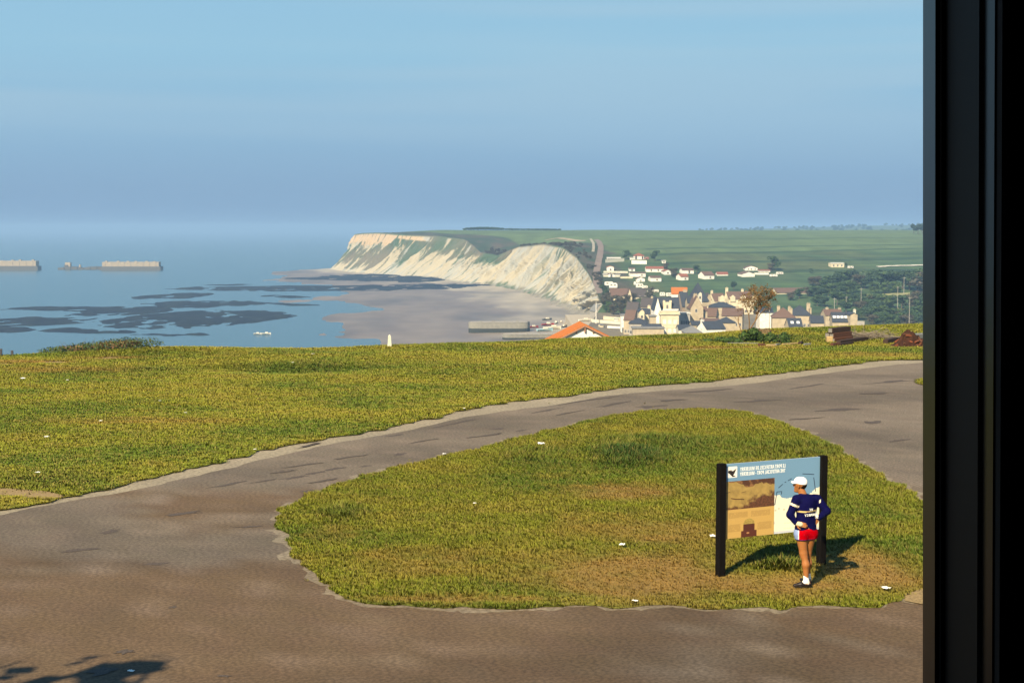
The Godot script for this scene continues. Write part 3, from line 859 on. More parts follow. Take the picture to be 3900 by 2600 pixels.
	obj("dry_bracken", crown(78, [[Vector3(0.2, 0.32, 0), Vector3(0.9, 0.22, 0.6)], [Vector3(-1.0, 0.22, 0.1), Vector3(1.2, 0.18, 0.5)], [Vector3(1.1, 0.42, 0), Vector3(0.6, 0.2, 0.5)]], 1300, 0.09, Color(0.13, 0.075, 0.04), Color(0.17, 0.12, 0.05)), leafm, b)
	var bm := Mb.new()
	for i in 26:
		var o := Vector3(r.randf_range(-2.2, 2.0), 0.0, r.randf_range(-0.5, 0.5))
		bm.tube(o, o + Vector3(r.randf_range(-0.4, 0.4), 0.45 + 0.3 * r.randf(), 0.2 * r.randfn()), 0.012, 0.004, 4, false)
	obj("stems", bm.mesh(), bark, b)

	# the wind-bent leafless thorn at the crest
	var tp := at_y(2830, 1285, G + 0.05)
	var th := thing("thorn_tree", "wind-bent leafless thorn tree with brown buds at the crest", "tree", Vector3(tp.x, green_h(tp.x, tp.z) - 0.05, tp.z))
	var wood := Mb.new()
	var tips := []
	var sc: float = -tp.z / F      # metres per photograph pixel at the tree
	var pt := func(px: float, py: float, dz: float) -> Vector3: return Vector3((2500 + 0.2551 * px - 2830) * sc, (1285 - 1050 - 0.2551 * py) * sc, dz)
	var main := [pt.call(1340, 920, 0), pt.call(1385, 790, 0), pt.call(1410, 700, 0.05), pt.call(1470, 600, 0.1), pt.call(1500, 500, 0.0), pt.call(1560, 400, -0.05)]
	var second := [pt.call(1385, 790, 0), pt.call(1385, 620, 0.1), pt.call(1370, 500, 0.15), pt.call(1310, 340, 0.1)]
	var third := [pt.call(1300, 860, 0.1), pt.call(1260, 750, 0.15), pt.call(1220, 620, 0.1)]
	for seg in [[main, 0.045], [second, 0.032], [third, 0.028]]:
		for i in seg[0].size() - 1:
			var k0: float = seg[1] * (1.0 - 0.13 * i)
			wood.tube(seg[0][i], seg[0][i + 1], k0, k0 * 0.87, 7, false)
	var r2 := RandomNumberGenerator.new()
	r2.seed = 5
	twigs(wood, main[3], (main[4] - main[3]).normalized(), 0.9, 0.025, 4, r2, tips)
	twigs(wood, main[4], Vector3(0.2, 1, 0.2).normalized(), 1.0, 0.025, 4, r2, tips)
	twigs(wood, main[5], Vector3(0.5, 0.8, -0.1).normalized(), 0.85, 0.02, 4, r2, tips)
	twigs(wood, main[5], Vector3(-0.1, 1, 0.1).normalized(), 1.0, 0.02, 4, r2, tips)
	twigs(wood, main[4], Vector3(-0.5, 1, 0.0).normalized(), 1.0, 0.02, 4, r2, tips)
	twigs(wood, second[3], Vector3(-0.1, 1, 0.0), 0.6, 0.012, 3, r2, [])
	twigs(wood, second[2], Vector3(0.3, 1, -0.3), 0.7, 0.014, 3, r2, [])
	twigs(wood, third[2], Vector3(-0.1, 1, 0.0), 0.5, 0.012, 2, r2, [])
	obj("trunk", wood.mesh(), mat("thornbark", lin(0.20, 0.12, 0.05), 0.9, "stain", 1.5), th)
	var bud := Mb.new()
	for tpnt in tips:
		for i in 2:
			var q: Vector3 = tpnt + Vector3(r2.randfn(), r2.randfn(), r2.randfn()) * 0.06
			var s := Vector3(r2.randfn(), r2.randfn(), r2.randfn()).normalized() * 0.036
			var t2 := s.cross(Vector3(r2.randfn(), r2.randfn(), r2.randfn())).normalized() * 0.026
			bud.col = Color(0.16, 0.075, 0.03).lerp(Color(0.14, 0.11, 0.04), r2.randf()) * (0.7 + 0.6 * r2.randf())
			bud.quad(q - s, q - t2, q + s, q + t2)
	obj("crown", bud.mesh(), leafm, th)

	# dense green bushes round its foot
	for e in [[1100, 900, 190, 120, "dark green bush on the long grass before the thorn tree", 0.7], [1460, 850, 200, 190, "dense dark green bush round the foot of the thorn tree", 1.0], [1800, 890, 170, 150, "dark green bush beside the brown planks", 1.0], [850, 900, 260, 90, "low mound of long grass and nettles below the slate roofs", 0.5], [1600, 780, 120, 110, "dry brown stalks behind the dense green bush", 0.6]]:
		var q := at_y(2500 + 0.2551 * e[0], 1050 + 0.2551 * (e[1] + e[3] * 0.5), G)
		var w: float = 0.2551 * e[2] * -q.z / F
		var h: float = 0.2551 * e[3] * -q.z / F
		var s := thing("bush", e[4], "bush", Vector3(q.x, green_h(q.x, q.z), q.z))
		var bl := []
		for i in 8:
			bl.append([Vector3(w * (r2.randf() - 0.5) * 1.5, h * (0.25 + 0.5 * r2.randf()) * e[5], 0.4 * r2.randfn()), Vector3(w * 0.42, h * 0.42 * e[5], 0.5)])
		var brown: bool = e[4].begins_with("dry")
		obj("crown", crown(90 + e[0], bl, 2400, 0.11, Color(0.13, 0.09, 0.045) if brown else Color(0.028, 0.06, 0.014), Color(0.20, 0.15, 0.06) if brown else Color(0.07, 0.105, 0.02)), leafm, s)
		var st := Mb.new()
		for i in 14:
			var o := Vector3(w * (r2.randf() - 0.5), -0.05, 0.3 * r2.randfn())
			st.tube(o, o + Vector3(0.2 * r2.randfn(), h * (0.6 + 0.5 * r2.randf()), 0.1 * r2.randfn()), 0.012, 0.004, 4, false)
		obj("stems", st.mesh(), bark, s)

func masses(called: String, label: String, m: Mesh, mt: Material, xs: Array[Transform3D], cat: String):
	var mm := MultiMesh.new()
	mm.transform_format = MultiMesh.TRANSFORM_3D
	mm.mesh = m
	mm.instance_count = xs.size()
	for i in xs.size(): mm.set_instance_transform(i, xs[i])
	var o := MultiMeshInstance3D.new()
	o.name = numbered(called)
	o.multimesh = mm
	o.material_override = mt
	add_child(o, true)
	tag(o, label, cat, "", "stuff")

func twigs(m: Mb, a: Vector3, dir: Vector3, len: float, rad: float, depth: int, r: RandomNumberGenerator, tips: Array):
	if depth == 0:
		tips.append(a)
		return
	var n := 3
	for i in n:
		var d := (dir + Vector3(r.randfn(), r.randfn() * 0.6 + 0.15, r.randfn()) * 0.5).normalized()
		var b := a + d * len * (0.35 + 0.3 * r.randf())
		m.tube(a, b, rad, rad * 0.6, 4, false)
		tips.append(b)
		twigs(m, b, d, len * 0.72, rad * 0.6, depth - 1, r, tips)

# ---------------------------------------------------------------- houses
func wall_mat(k: String) -> Material:
	var c = {"white": [0.80, 0.77, 0.68], "cream": [0.66, 0.58, 0.40], "stone": [0.44, 0.37, 0.25], "grey": [0.36, 0.34, 0.30], "pale": [0.62, 0.60, 0.48], "timber": [0.28, 0.22, 0.16]}[k]
	return mat("wall_" + k, lin(c[0], c[1], c[2]), 0.9, "stain", 0.08)
func roof_mat(k: String) -> Material:
	var c = {"slate": [0.050, 0.060, 0.078], "brown": [0.17, 0.105, 0.075], "red": [0.33, 0.12, 0.07], "orange": [0.56, 0.17, 0.022], "grey": [0.24, 0.24, 0.23], "white": [0.7, 0.68, 0.6], "dark": [0.10, 0.085, 0.078]}[k]
	return mat("roof_" + k, lin(c[0], c[1], c[2]), 0.8, "tile", 0.25)
func slab(m: Mb, a: Vector3, b: Vector3, c: Vector3, d: Vector3, th: float):
	var o := Vector3(0, -th, 0)
	m.quad(a, b, c, d)
	m.quad(d + o, c + o, b + o, a + o)
	m.quad(a + o, b + o, b, a); m.quad(b + o, c + o, c, b); m.quad(c + o, d + o, d, c); m.quad(d + o, a + o, a, d)
func wall_shape(w: float, dp: float, he: float, hr: float, ty: String) -> ArrayMesh:
	var m := Mb.new()
	var x := w / 2; var z := dp / 2
	m.box(Vector3(-x, -1.5, -z), Vector3(x, he, z))
	if ty == "side":
		for s in [-1, 1]:
			m.tri(Vector3(s * x, he, z * s), Vector3(s * x, he, -z * s), Vector3(s * x, he + hr, 0))
	elif ty == "front":
		for s in [-1, 1]:
			m.tri(Vector3(-x * s, he, z * s), Vector3(x * s, he, z * s), Vector3(0, he + hr, z * s))
	return m.mesh()
func roof_shape(w: float, dp: float, he: float, hr: float, ty: String, o := 0.35) -> ArrayMesh:
	var m := Mb.new()
	var th := 0.22
	if ty == "flat":
		m.box(Vector3(-w / 2 - o, he, -dp / 2 - o), Vector3(w / 2 + o, he + maxf(hr, 0.3), dp / 2 + o))
		return m.mesh()
	if ty == "hip" or ty == "pyr":
		var x := w / 2 + o; var z := dp / 2 + o
		var k := 0.02 if ty == "pyr" else maxf(0.1, w / 2 - dp * 0.42)
		var A := Vector3(-x, he, z); var B := Vector3(x, he, z); var C := Vector3(x, he, -z); var D := Vector3(-x, he, -z)
		var P := Vector3(-k, he + hr, 0); var Q := Vector3(k, he + hr, 0)
		m.quad(A, B, Q, P); m.quad(C, D, P, Q); m.tri(B, C, Q); m.tri(D, A, P)
		var d := Vector3(0, -0.25, 0)
		m.quad(A + d, B + d, B, A); m.quad(B + d, C + d, C, B); m.quad(C + d, D + d, D, C); m.quad(D + d, A + d, A, D)
		m.quad(D + d, C + d, B + d, A + d)
		return m.mesh()
	var lift := Vector3(0, th * 0.75, 0)
	if ty == "side":
		var s := hr / (dp / 2)
		var x := w / 2 + o * 0.5; var z := dp / 2 + o
		slab(m, Vector3(-x, he - s * o, z) + lift, Vector3(x, he - s * o, z) + lift, Vector3(x, he + hr, 0) + lift, Vector3(-x, he + hr, 0) + lift, th)
		slab(m, Vector3(x, he - s * o, -z) + lift, Vector3(-x, he - s * o, -z) + lift, Vector3(-x, he + hr, 0) + lift, Vector3(x, he + hr, 0) + lift, th)
	else:
		var s := hr / (w / 2)
		var x := w / 2 + o; var z := dp / 2 + o * 0.5
		slab(m, Vector3(x, he - s * o, z) + lift, Vector3(x, he - s * o, -z) + lift, Vector3(0, he + hr, -z) + lift, Vector3(0, he + hr, z) + lift, th)
		slab(m, Vector3(-x, he - s * o, -z) + lift, Vector3(-x, he - s * o, z) + lift, Vector3(0, he + hr, z) + lift, Vector3(0, he + hr, -z) + lift, th)
	return m.mesh()
var wcache := {}
func window(parent: Node3D, p: Vector3, w: float, h: float, called := "window", turn := 0.0, shuttered := false):
	var key := "%.1f_%.1f" % [w, h]
	if not wcache.has(key):
		var fr := Mb.new()
		var t := 0.12
		fr.box(Vector3(-w / 2 - t, -t, -0.1), Vector3(w / 2 + t, 0, 0.08))
		fr.box(Vector3(-w / 2 - t, h, -0.1), Vector3(w / 2 + t, h + t, 0.08))
		fr.box(Vector3(-w / 2 - t, 0, -0.1), Vector3(-w / 2, h, 0.07))
		fr.box(Vector3(w / 2, 0, -0.1), Vector3(w / 2 + t, h, 0.07))
		fr.box(Vector3(-0.04, 0, -0.1), Vector3(0.04, h, 0.06))
		var pn := Mb.new()
		pn.box(Vector3(-w / 2, 0, -0.1), Vector3(w / 2, h, 0.025))
		wcache[key] = [fr.mesh(), pn.mesh()]
	var o := obj(called, wcache[key][0], mat("winframe", lin(0.55, 0.52, 0.45), 0.6), parent)
	o.position = p
	o.rotation.y = turn
	var g := mat("winpane", lin(0.03, 0.035, 0.045), 0.15)
	obj("shutter" if shuttered else "pane", wcache[key][1], wall_mat("white") if shuttered else g, o)

func house(called: String, label: String, z: int, l: float, r: float, e: float, t: float, b: float, d: float, ty: String, dp: float, yaw: float, wc: String, rc: String, wins := [], chim := [], cat := "house", group := "") -> Node3D:
	var f: Callable = (z1 if z == 1 else z2)
	var c: Vector2 = f.call((l + r) / 2, b)
	if d <= 0:
		d = -on_land(c.x, c.y).z
	var px: float = 0.2998 * d / F
	var w: float = (r - l) * px
	if absf(yaw) > 1.0 and ty != "front": w = maxf(w - dp * sin(deg_to_rad(absf(yaw))), w * 0.6) / cos(deg_to_rad(yaw))
	var se: Vector2 = f.call((l + r) / 2, e)
	var st: Vector2 = f.call((l + r) / 2, t)
	var fe := at_d(se.x, se.y, d)
	var back: float = d + (dp / 2 if ty != "front" and ty != "flat" else 0.0)
	var ft := at_d(st.x, st.y, back)
	var base: float = land_h(fe.x, -d)
	if b > e:
		base = minf(base, at_d(c.x, c.y, d).y)
	var he := fe.y - base
	var hr := maxf(ft.y - fe.y, 0.3)
	var o := thing(called, label, cat, Vector3(fe.x, base, -(d + dp / 2)), deg_to_rad(yaw), group)
	obj("wall", wall_shape(w, dp, he, hr, ty), wall_mat(wc), o)
	obj("roof", roof_shape(w, dp, he, hr, ty), roof_mat(rc), o)
	# windows: [share of the width, share of the eaves height, width, height]
	for q in wins:
		if q.size() > 4 and q[4] == "door":
			window(o, Vector3((q[0] - 0.5) * w, 0.1, dp / 2), q[2], q[3], "door")
		else:
			window(o, Vector3((q[0] - 0.5) * w, he * q[1], dp / 2), q[2], q[3])
	# chimneys: [share of the width, height above the ridge, breadth, material]
	for q in chim:
		var m := Mb.new()
		var x: float = (q[0] - 0.5) * w
		var y0 := he - 0.4
		var y1: float = he + hr + q[1]
		m.cbox(Vector3(x - q[2] / 2, y0, -0.4), Vector3(x + q[2] / 2, y1, 0.4), 0.05)
		m.box(Vector3(x - q[2] / 2 - 0.1, y1, -0.5), Vector3(x + q[2] / 2 + 0.1, y1 + 0.18, 0.5))
		m.tube(Vector3(x - q[2] / 5, y1 + 0.18, 0), Vector3(x - q[2] / 5, y1 + 0.6, 0), 0.14, 0.12, 8)
		m.tube(Vector3(x + q[2] / 5, y1 + 0.18, 0), Vector3(x + q[2] / 5, y1 + 0.6, 0), 0.14, 0.12, 8)
		obj("chimney", m.mesh(), wall_mat(q[3]), o)
	return o
func rows(nr: int, nc: int, w := 0.9, h := 1.3, lo := 0.12) -> Array:
	var a := []
	for i in nr:
		for j in nc: a.append([(j + 0.6) / (nc + 0.2), lo + (i * (0.88 - lo)) / nr, w, h])
	return a
func low_wall(label: String, z: int, l: float, yl: float, r: float, yr: float, h: float, mk: String, called := "wall", cat := "wall"):
	var f: Callable = (z1 if z == 1 else z2)
	var a2: Vector2 = f.call(l, yl); var b2: Vector2 = f.call(r, yr)
	var a := on_land(a2.x, a2.y); var b := on_land(b2.x, b2.y)
	var m := Mb.new()
	var k := 8
	var o := thing(called, label, cat, a)
	for i in k:
		var p := a.lerp(b, float(i) / k) - a; var q := a.lerp(b, float(i + 1) / k) - a
		p.y = land_h(a.x + p.x, a.z + p.z) - a.y; q.y = land_h(a.x + q.x, a.z + q.z) - a.y
		var n := (q - p).cross(Vector3.UP).normalized() * 0.15
		var dn := Vector3(0, -0.5, 0); var up := Vector3(0, h, 0)
		m.quad(p - n + dn, q - n + dn, q - n + up, p - n + up); m.quad(q + n + dn, p + n + dn, p + n + up, q + n + up); m.quad(p - n + up, q - n + up, q + n + up, p + n + up)
	obj("masonry", m.mesh(), wall_mat(mk), o)
	var cp := Mb.new()
	for i in k:
		var p := a.lerp(b, float(i) / k) - a; var q := a.lerp(b, float(i + 1) / k) - a
		p.y = land_h(a.x + p.x, a.z + p.z) - a.y + h; q.y = land_h(a.x + q.x, a.z + q.z) - a.y + h
		var n := (q - p).cross(Vector3.UP).normalized() * 0.22
		slab(cp, p - n + Vector3(0, .13, 0), q - n + Vector3(0, .13, 0), q + n + Vector3(0, .13, 0), p + n + Vector3(0, .13, 0), 0.12)
	obj("coping", cp.mesh(), wall_mat("pale"), o)

func caravan(label: String, z: int, l: float, r: float, t: float, b: float, yaw := 0.0):
	var f: Callable = (z1 if z == 1 else z2)
	var c: Vector2 = f.call((l + r) / 2, b)
	var p := on_land(c.x, c.y)
	var px: float = 0.2998 * -p.z / F
	var w := (r - l) * px; var h := maxf((b - t) * px, 1.6)
	var o := thing("caravan", label, "caravan", p, deg_to_rad(yaw), "white caravans on the slope")
	var m := Mb.new()
	# rounded box in profile
	var prof2 := [Vector2(-0.5, 0.16), Vector2(0.5, 0.16), Vector2(0.5, 0.75), Vector2(0.45, 0.93), Vector2(0.36, 1.0), Vector2(-0.36, 1.0), Vector2(-0.45, 0.93), Vector2(-0.5, 0.75)]
	for i in 8:
		var q: Vector2 = prof2[i]; var s: Vector2 = prof2[(i + 1) % 8]
		m.quad(Vector3(q.x * w, q.y * h, 1.1), Vector3(q.x * w, q.y * h, -1.1), Vector3(s.x * w, s.y * h, -1.1), Vector3(s.x * w, s.y * h, 1.1))
		m.tri(Vector3(0, 0.5 * h, 1.1), Vector3(q.x * w, q.y * h, 1.1), Vector3(s.x * w, s.y * h, 1.1))
		m.tri(Vector3(0, 0.5 * h, -1.1), Vector3(s.x * w, s.y * h, -1.1), Vector3(q.x * w, q.y * h, -1.1))
	obj("body", m.mesh(), wall_mat("white"), o)
	window(o, Vector3(-w * 0.22, h * 0.55, 1.1), w * 0.22, h * 0.2)
	window(o, Vector3(w * 0.2, h * 0.55, 1.1), w * 0.22, h * 0.2)
	for s in [-1, 1]:
		var wh := Mb.new()
		wh.tube(Vector3(s * w * 0.12, 0.25, 0.9), Vector3(s * w * 0.12, 0.25, 1.12), 0.3, 0.3, 12)
		obj("wheel", wh.mesh(), mat("rubber", lin(0.02, 0.02, 0.02), 0.8), o)

func boat(label: String, p: Vector3, len: float, turn: float, hull_c: Color, deck_c: Color, group := "boats drawn up on the sand"):
	var o := thing("boat", label, "boat", p, turn, group)
	var m := Mb.new()
	var k := 12
	var bm := len * 0.18; var hh := len * 0.14
	for i in k + 1:
		var t := float(i) / k
		var wd: float = bm * (1.0 - pow(t, 3.0)) * (0.8 + 0.2 * sin(t * PI))
		var sheer := hh * (1.0 + 0.5 * t * t)
		for j in 5:
			var s := j / 4.0 * 2 - 1
			m.vert(Vector3((t - 0.5) * len, sheer * (pow(absf(s), 1.6)) + hh * 0.0 + 0.02, s * wd), Vector3.UP, Color.WHITE)
	m.grid(5, k + 1)
	obj("hull", m.mesh(), mat("hull%s" % hull_c.to_html(), hull_c, 0.4), o)
	var dk := Mb.new()
	dk.box(Vector3(-len * 0.45, hh * 0.75, -bm * 0.7), Vector3(len * 0.25, hh * 0.85, bm * 0.7))
	dk.box(Vector3(-len * 0.1, hh * 0.85, -bm * 0.5), Vector3(len * 0.18, hh * 1.9, bm * 0.5))
	obj("deck", dk.mesh(), mat("deck%s" % deck_c.to_html(), deck_c, 0.6), o)

func build_town():
	# white chalets and villas on the slope
	var sl := "white chalets on the slope"
	house("villa", "white villa with a red hipped roof and arches, highest on the slope", 1, 720, 845, 410, 376, 462, 0, "hip", 9, 0, "white", "red", [[0.2, 0.1, 1.4, 2.4], [0.85, 0.1, 1.2, 2.2]], [], "house", sl)
	house("annexe", "low red-roofed annexe joined to the highest villa", 1, 846, 905, 450, 430, 462, 0, "side", 6, 0, "pale", "red", [[0.5, 0.2, 1, 1.2]], [], "house", sl)
	house("terrace_house", "small white terrace before the red-roofed villa", 1, 666, 720, 440, 432, 462, 0, "flat", 5, 0, "white", "white", [], [], "house", sl)
	house("terrace_house", "long low pale terrace at the top of the site", 1, 376, 548, 445, 432, 468, 0, "side", 6, 0, "pale", "white", rows(1, 5, 1.0, 1.0, 0.3), [], "house", sl)
	low_wall("pale wall below the long low terrace", 1, 355, 502, 592, 484, 2.2, "pale")
	low_wall("pale wall below the red-roofed villa", 1, 685, 520, 880, 520, 2.6, "white")
	house("shed", "small white box shed alone beside the pasture", 1, 1076, 1120, 478, 470, 508, 0, "flat", 4, 0, "white", "white", [[0.5, 0.3, 0.8, 1.0]], [], "shed", sl)
	house("chalet", "white chalet with a pointed gable nearest the hill track", 1, 376, 462, 556, 542, 606, 0, "front", 8, 0, "white", "red", [[0.5, 0.15, 1.0, 1.2]], [], "house", sl)
	house("chalet", "small square white chalet with a dull red roof", 1, 655, 730, 575, 565, 610, 0, "side", 6, 0, "white", "brown", [[0.5, 0.2, 1.0, 1.0]], [], "house", sl)
	house("chalet", "long white chalet with a bright red roof strip", 1, 872, 1094, 574, 549, 620, 0, "side", 8, 0, "white", "red", [[0.3, 0.3, 1.0, 1.0], [0.7, 0.3, 1.0, 1.0]], [], "house", sl)
	house("chalet", "white L-shaped chalet with a gable and a low wing", 1, 1092, 1180, 606, 590, 656, 0, "front", 8, 10, "white", "red", [[0.5, 0.3, 1.0, 1.1]], [], "house", sl)
	house("chalet", "low white wing beside the L-shaped chalet's gable", 1, 1180, 1236, 608, 598, 645, 0, "side", 6, 10, "white", "red", [], [], "house", sl)
	house("chalet", "twin-gabled white chalet with a brown roof", 1, 1312, 1480, 594, 572, 642, 0, "side", 8, 8, "white", "brown", [[0.6, 0.1, 1.0, 2.0]], [], "house", sl)
	low_wall("long pale fence wall between two rows of chalets", 1, 330, 632, 640, 634, 1.2, "pale")
	house("chalet", "wide white chalet with a central gable and a dark doorway", 1, 385, 475, 650, 634, 684, 0, "front", 8, 0, "white", "brown", [[0.5, 0.0, 1.2, 2.0, "door"]], [], "house", sl)
	house("chalet", "pale low wing to the seaward of the chalet with dark doorway", 1, 330, 385, 652, 644, 680, 0, "flat", 6, 0, "pale", "white", [], [], "house", sl)
	house("chalet", "pale low wing to the landward of the chalet with dark doorway", 1, 475, 540, 656, 650, 684, 0, "flat", 6, 0, "pale", "white", [], [], "house", sl)
	house("chalet", "longest plain white chalet with a thin dark roof edge", 1, 662, 866, 632, 620, 682, 0, "side", 8, 4, "white", "brown", [[0.75, 0.3, 0.9, 0.9]], [], "house", sl)
	low_wall("pinkish garden wall below the longest white chalet", 1, 545, 702, 702, 700, 1.1, "cream")
	house("chalet", "small white gabled chalet with one round dark window", 1, 750, 856, 704, 683, 742, 0, "front", 7, 0, "white", "brown", [[0.5, 0.2, 0.8, 0.8]], [], "house", sl)
	house("chalet", "white chalet with a notched front below a reddish roof", 1, 912, 1066, 688, 668, 742, 0, "side", 8, 6, "white", "brown", [[0.6, 0.3, 0.9, 0.9]], [], "house", sl)
	house("chalet", "white chalet with a dark red roof and gable end beside the purple tree", 1, 1268, 1412, 676, 642, 724, 0, "side", 8, 16, "white", "red", [[0.6, 0.2, 1.0, 1.0]], [], "house", sl)
	house("chalet", "largest white chalet with a broad brown roof and white gable end", 1, 1556, 1742, 658, 613, 712, 0, "side", 10, 16, "white", "brown", [[0.6, 0.25, 1.0, 1.0]], [], "house", sl)
	house("chalet", "low white chalet with an orange-red roof above a dark bank", 1, 1776, 1914, 645, 620, 668, 0, "side", 8, 0, "white", "red", [], [], "house", sl)
	house("chalet", "white chalet with a wide low gable at the row's landward end", 1, 2075, 2240, 640, 616, 682, 0, "front", 9, 12, "white", "brown", [], [], "house", sl)
	house("chalet", "white gabled chalet with three small windows set behind the row", 1, 2132, 2290, 566, 541, 602, 0, "front", 9, 0, "white", "brown", [[0.25, 0.3, 0.8, 0.9], [0.5, 0.3, 0.8, 0.9], [0.8, 0.3, 0.8, 0.9]], [], "house", sl)
	house("chalet", "small low white chalet beside the one with three windows", 2, 135, 282, 600, 590, 622, 0, "side", 6, 0, "white", "red", [], [], "house", sl)
	low_wall("white garden wall below the wide low gable", 2, 75, 655, 262, 655, 1.2, "white")
	for q in [[1, 345, 450, 742, 800, "white caravan highest of the cluster below the garden wall", 5], [1, 402, 506, 762, 832, "largest white caravan of the cluster by the track", -6], [1, 720, 780, 745, 790, "white caravan at the head of the descending row", 20], [1, 745, 830, 765, 826, "white caravan in the middle of the descending row", 10], [1, 822, 890, 792, 828, "white caravan at the foot of the descending row", 0], [1, 888, 968, 828, 880, "caravan with a round dark window behind the dark brown roof", 0], [1, 960, 1030, 848, 876, "small white caravan next to the round-windowed one", 0],
		[1, 1046, 1110, 880, 932, "boxy white caravan behind the hotel's ridge", 0], [1, 1128, 1190, 886, 936, "white caravan beside the orange roof", 8], [2, 275, 370, 654, 680, "low white caravan under the lone tree", 0], [2, 360, 442, 628, 652, "white caravan parked past the lone tree", 12], [2, 1270, 1334, 550, 572, "small white caravan beside the cream hillside cottage", 10]]:
		caravan(q[5], q[0], q[1], q[2], q[3], q[4], q[6])
	house("cottage", "cream cottage alone on the hillside above the wood", 2, 1048, 1224, 508, 500, 560, 0, "side", 7, 4, "cream", "white", rows(1, 3, 1.0, 1.2, 0.25), [], "house")

	# the old town
	house("house", "long low house with a brown roof and cream front by the track", 1, 418, 640, 918, 828, 966, 0, "side", 12, 0, "cream", "brown", rows(1, 4), [], "house")
	house("house", "dark brown-roofed house with two tall pale chimneys", 1, 640, 900, 930, 834, 960, 0, "side", 12, 10, "cream", "dark", rows(1, 3), [[0.3, -1.0, 1.2, "cream"], [0.82, -1.0, 1.2, "cream"]], "house")
	house("house", "house with a narrow cream gable between two brown roofs", 1, 628, 694, 938, 834, 962, 780, "front", 9, 0, "cream", "brown", [], [], "house")
	house("house", "steep brown-roofed house with a pale verge behind the seafront", 1, 612, 830, 1110, 1002, 1165, 690, "side", 12, -14, "stone", "dark", rows(1, 3), [], "house")
	house("house", "brown-roofed house rising behind the slate dormer", 1, 800, 1010, 1060, 950, 1200, 670, "side", 14, -10, "stone", "dark", [], [[0.9, 0.5, 1.0, "stone"]], "house")
	house("house", "long purple-brown roof sloping down to the quay", 1, 594, 800, 1225, 1105, 1260, 640, "side", 12, -16, "stone", "brown", rows(1, 3), [], "house")
	house("house", "small white house with one dark door by the quay", 1, 556, 652, 1172, 1162, 1242, 650, "flat", 7, 0, "white", "grey", [[0.25, 0, 0.9, 2.0, "door"]], [], "house")
	house("house", "narrow cream gable with a slate roof behind the seafront", 1, 786, 850, 1120, 1090, 1210, 620, "front", 9, 0, "cream", "slate", [[0.5, 0.75, 0.9, 1.2]], [], "house")
	house("house", "slate-roofed house behind the narrow cream gable", 1, 836, 925, 1145, 1082, 1200, 632, "side", 9, 0, "cream", "slate", [], [[0.95, 1.0, 1.3, "cream"]], "house")
	# the hotel
	var ht := house("hotel", "tall white hotel with a steep slate roof and a cream front block", 1, 1030, 1300, 1098, 944, 1262, 600, "side", 11, 0, "white", "slate", [], [], "hotel")
	var px := 0.2998 * 590.0 / F
	var blk := Mb.new()
	var bl := z1(1060, 1130); var br := z1(1288, 1130)
	var A := at_d(bl.x, bl.y, 590.0) ; var B := at_d(br.x, br.y, 590.0)
	var inv := ht.transform.affine_inverse()
	var la := inv * A; var lb := inv * B
	var hb := at_d(z1(0, 1130).x, z1(0, 1130).y, 590.0).y - ht.position.y
	var zf := la.z
	blk.box(Vector3(la.x, -1.5, 3.0), Vector3(lb.x, hb, zf))
	# the white gable wing at its seaward end
	var gw := Mb.new()
	var g0 := inv * at_d(z1(978, 1112).x, z1(978, 1112).y, 596.0); var g1 := inv * at_d(z1(1062, 1112).x, z1(1062, 1112).y, 596.0); var g2 := inv * at_d(z1(1020, 946).x, z1(1020, 946).y, 596.0)
	gw.box(Vector3(g0.x, -1.5, -5.0), Vector3(g1.x, g0.y, g0.z))
	gw.tri(Vector3(g0.x, g0.y, g0.z), Vector3(g1.x, g0.y, g0.z), Vector3(g2.x, g2.y, g0.z))
	obj("gable_wing", gw.mesh(), wall_mat("white"), ht)
	var gr := Mb.new()
	for s in [[g0.x, -1.0], [g1.x, 1.0]]:
		var e0 := Vector3(s[0] + s[1] * 0.12, g0.y, g0.z + 0.1); var e1 := Vector3(s[0] + s[1] * 0.12, g0.y, -5.0)
		var t0 := Vector3(g2.x, g2.y + 0.15, g0.z + 0.1); var t1 := Vector3(g2.x, g2.y + 0.15, -5.0)
		if s[1] > 0: slab(gr, e0, e1, t1, t0, 0.15)
		else: slab(gr, e1, e0, t0, t1, 0.15)
	obj("wing_roof", gr.mesh(), roof_mat("slate"), ht)
	obj("front_block", blk.mesh(), wall_mat("cream"), ht)
	var cor := Mb.new()
	cor.box(Vector3(la.x - 0.5, hb - 1.0, 3.0), Vector3(lb.x + 0.5, hb - 0.5, zf + 0.5))
	cor.box(Vector3(la.x - 0.15, hb, 3.0), Vector3(lb.x + 0.15, hb + 0.35, zf + 0.15))
	cor.box(Vector3(la.x - 0.2, hb * 0.5, 3.1), Vector3(lb.x + 0.2, hb * 0.5 + 0.22, zf + 0.2))
	obj("cornice", cor.mesh(), wall_mat("cream"), ht)
	for i in 3:
		for j in 3:
			window(ht, Vector3(lerpf(la.x, lb.x, 0.2 + 0.3 * i), hb * (0.1 + 0.27 * j) , zf), 1.3, 1.7, "window", 0.0, true)
	var dm := Mb.new()
	var dmr := Mb.new()
	var dx := (la.x + lb.x) / 2
	dm.box(Vector3(dx - 1.7, hb + 0.3, 1.2), Vector3(dx + 1.7, hb + 3.6, 5.7))
	obj("dormer", dm.mesh(), wall_mat("cream"), ht)
	for s in [-1, 1]:
		dmr = Mb.new()
		dmr.box(Vector3(dx + s * 1.35 - 0.45, hb + 3.6, 4.2), Vector3(dx + s * 1.35 + 0.45, hb + 4.4, 5.6))
		obj("chimney", dmr.mesh(), wall_mat("cream"), ht)
	window(ht, Vector3(dx, hb + 0.9, 5.7), 0.8, 1.6)
	var ev := Mb.new()
	ev.box(Vector3(la.x - 1.2, hb + 0.3, 5.4), Vector3(lb.x + 1.0, hb + 0.75, 5.95))
	obj("eaves_board", ev.mesh(), wall_mat("white"), ht)
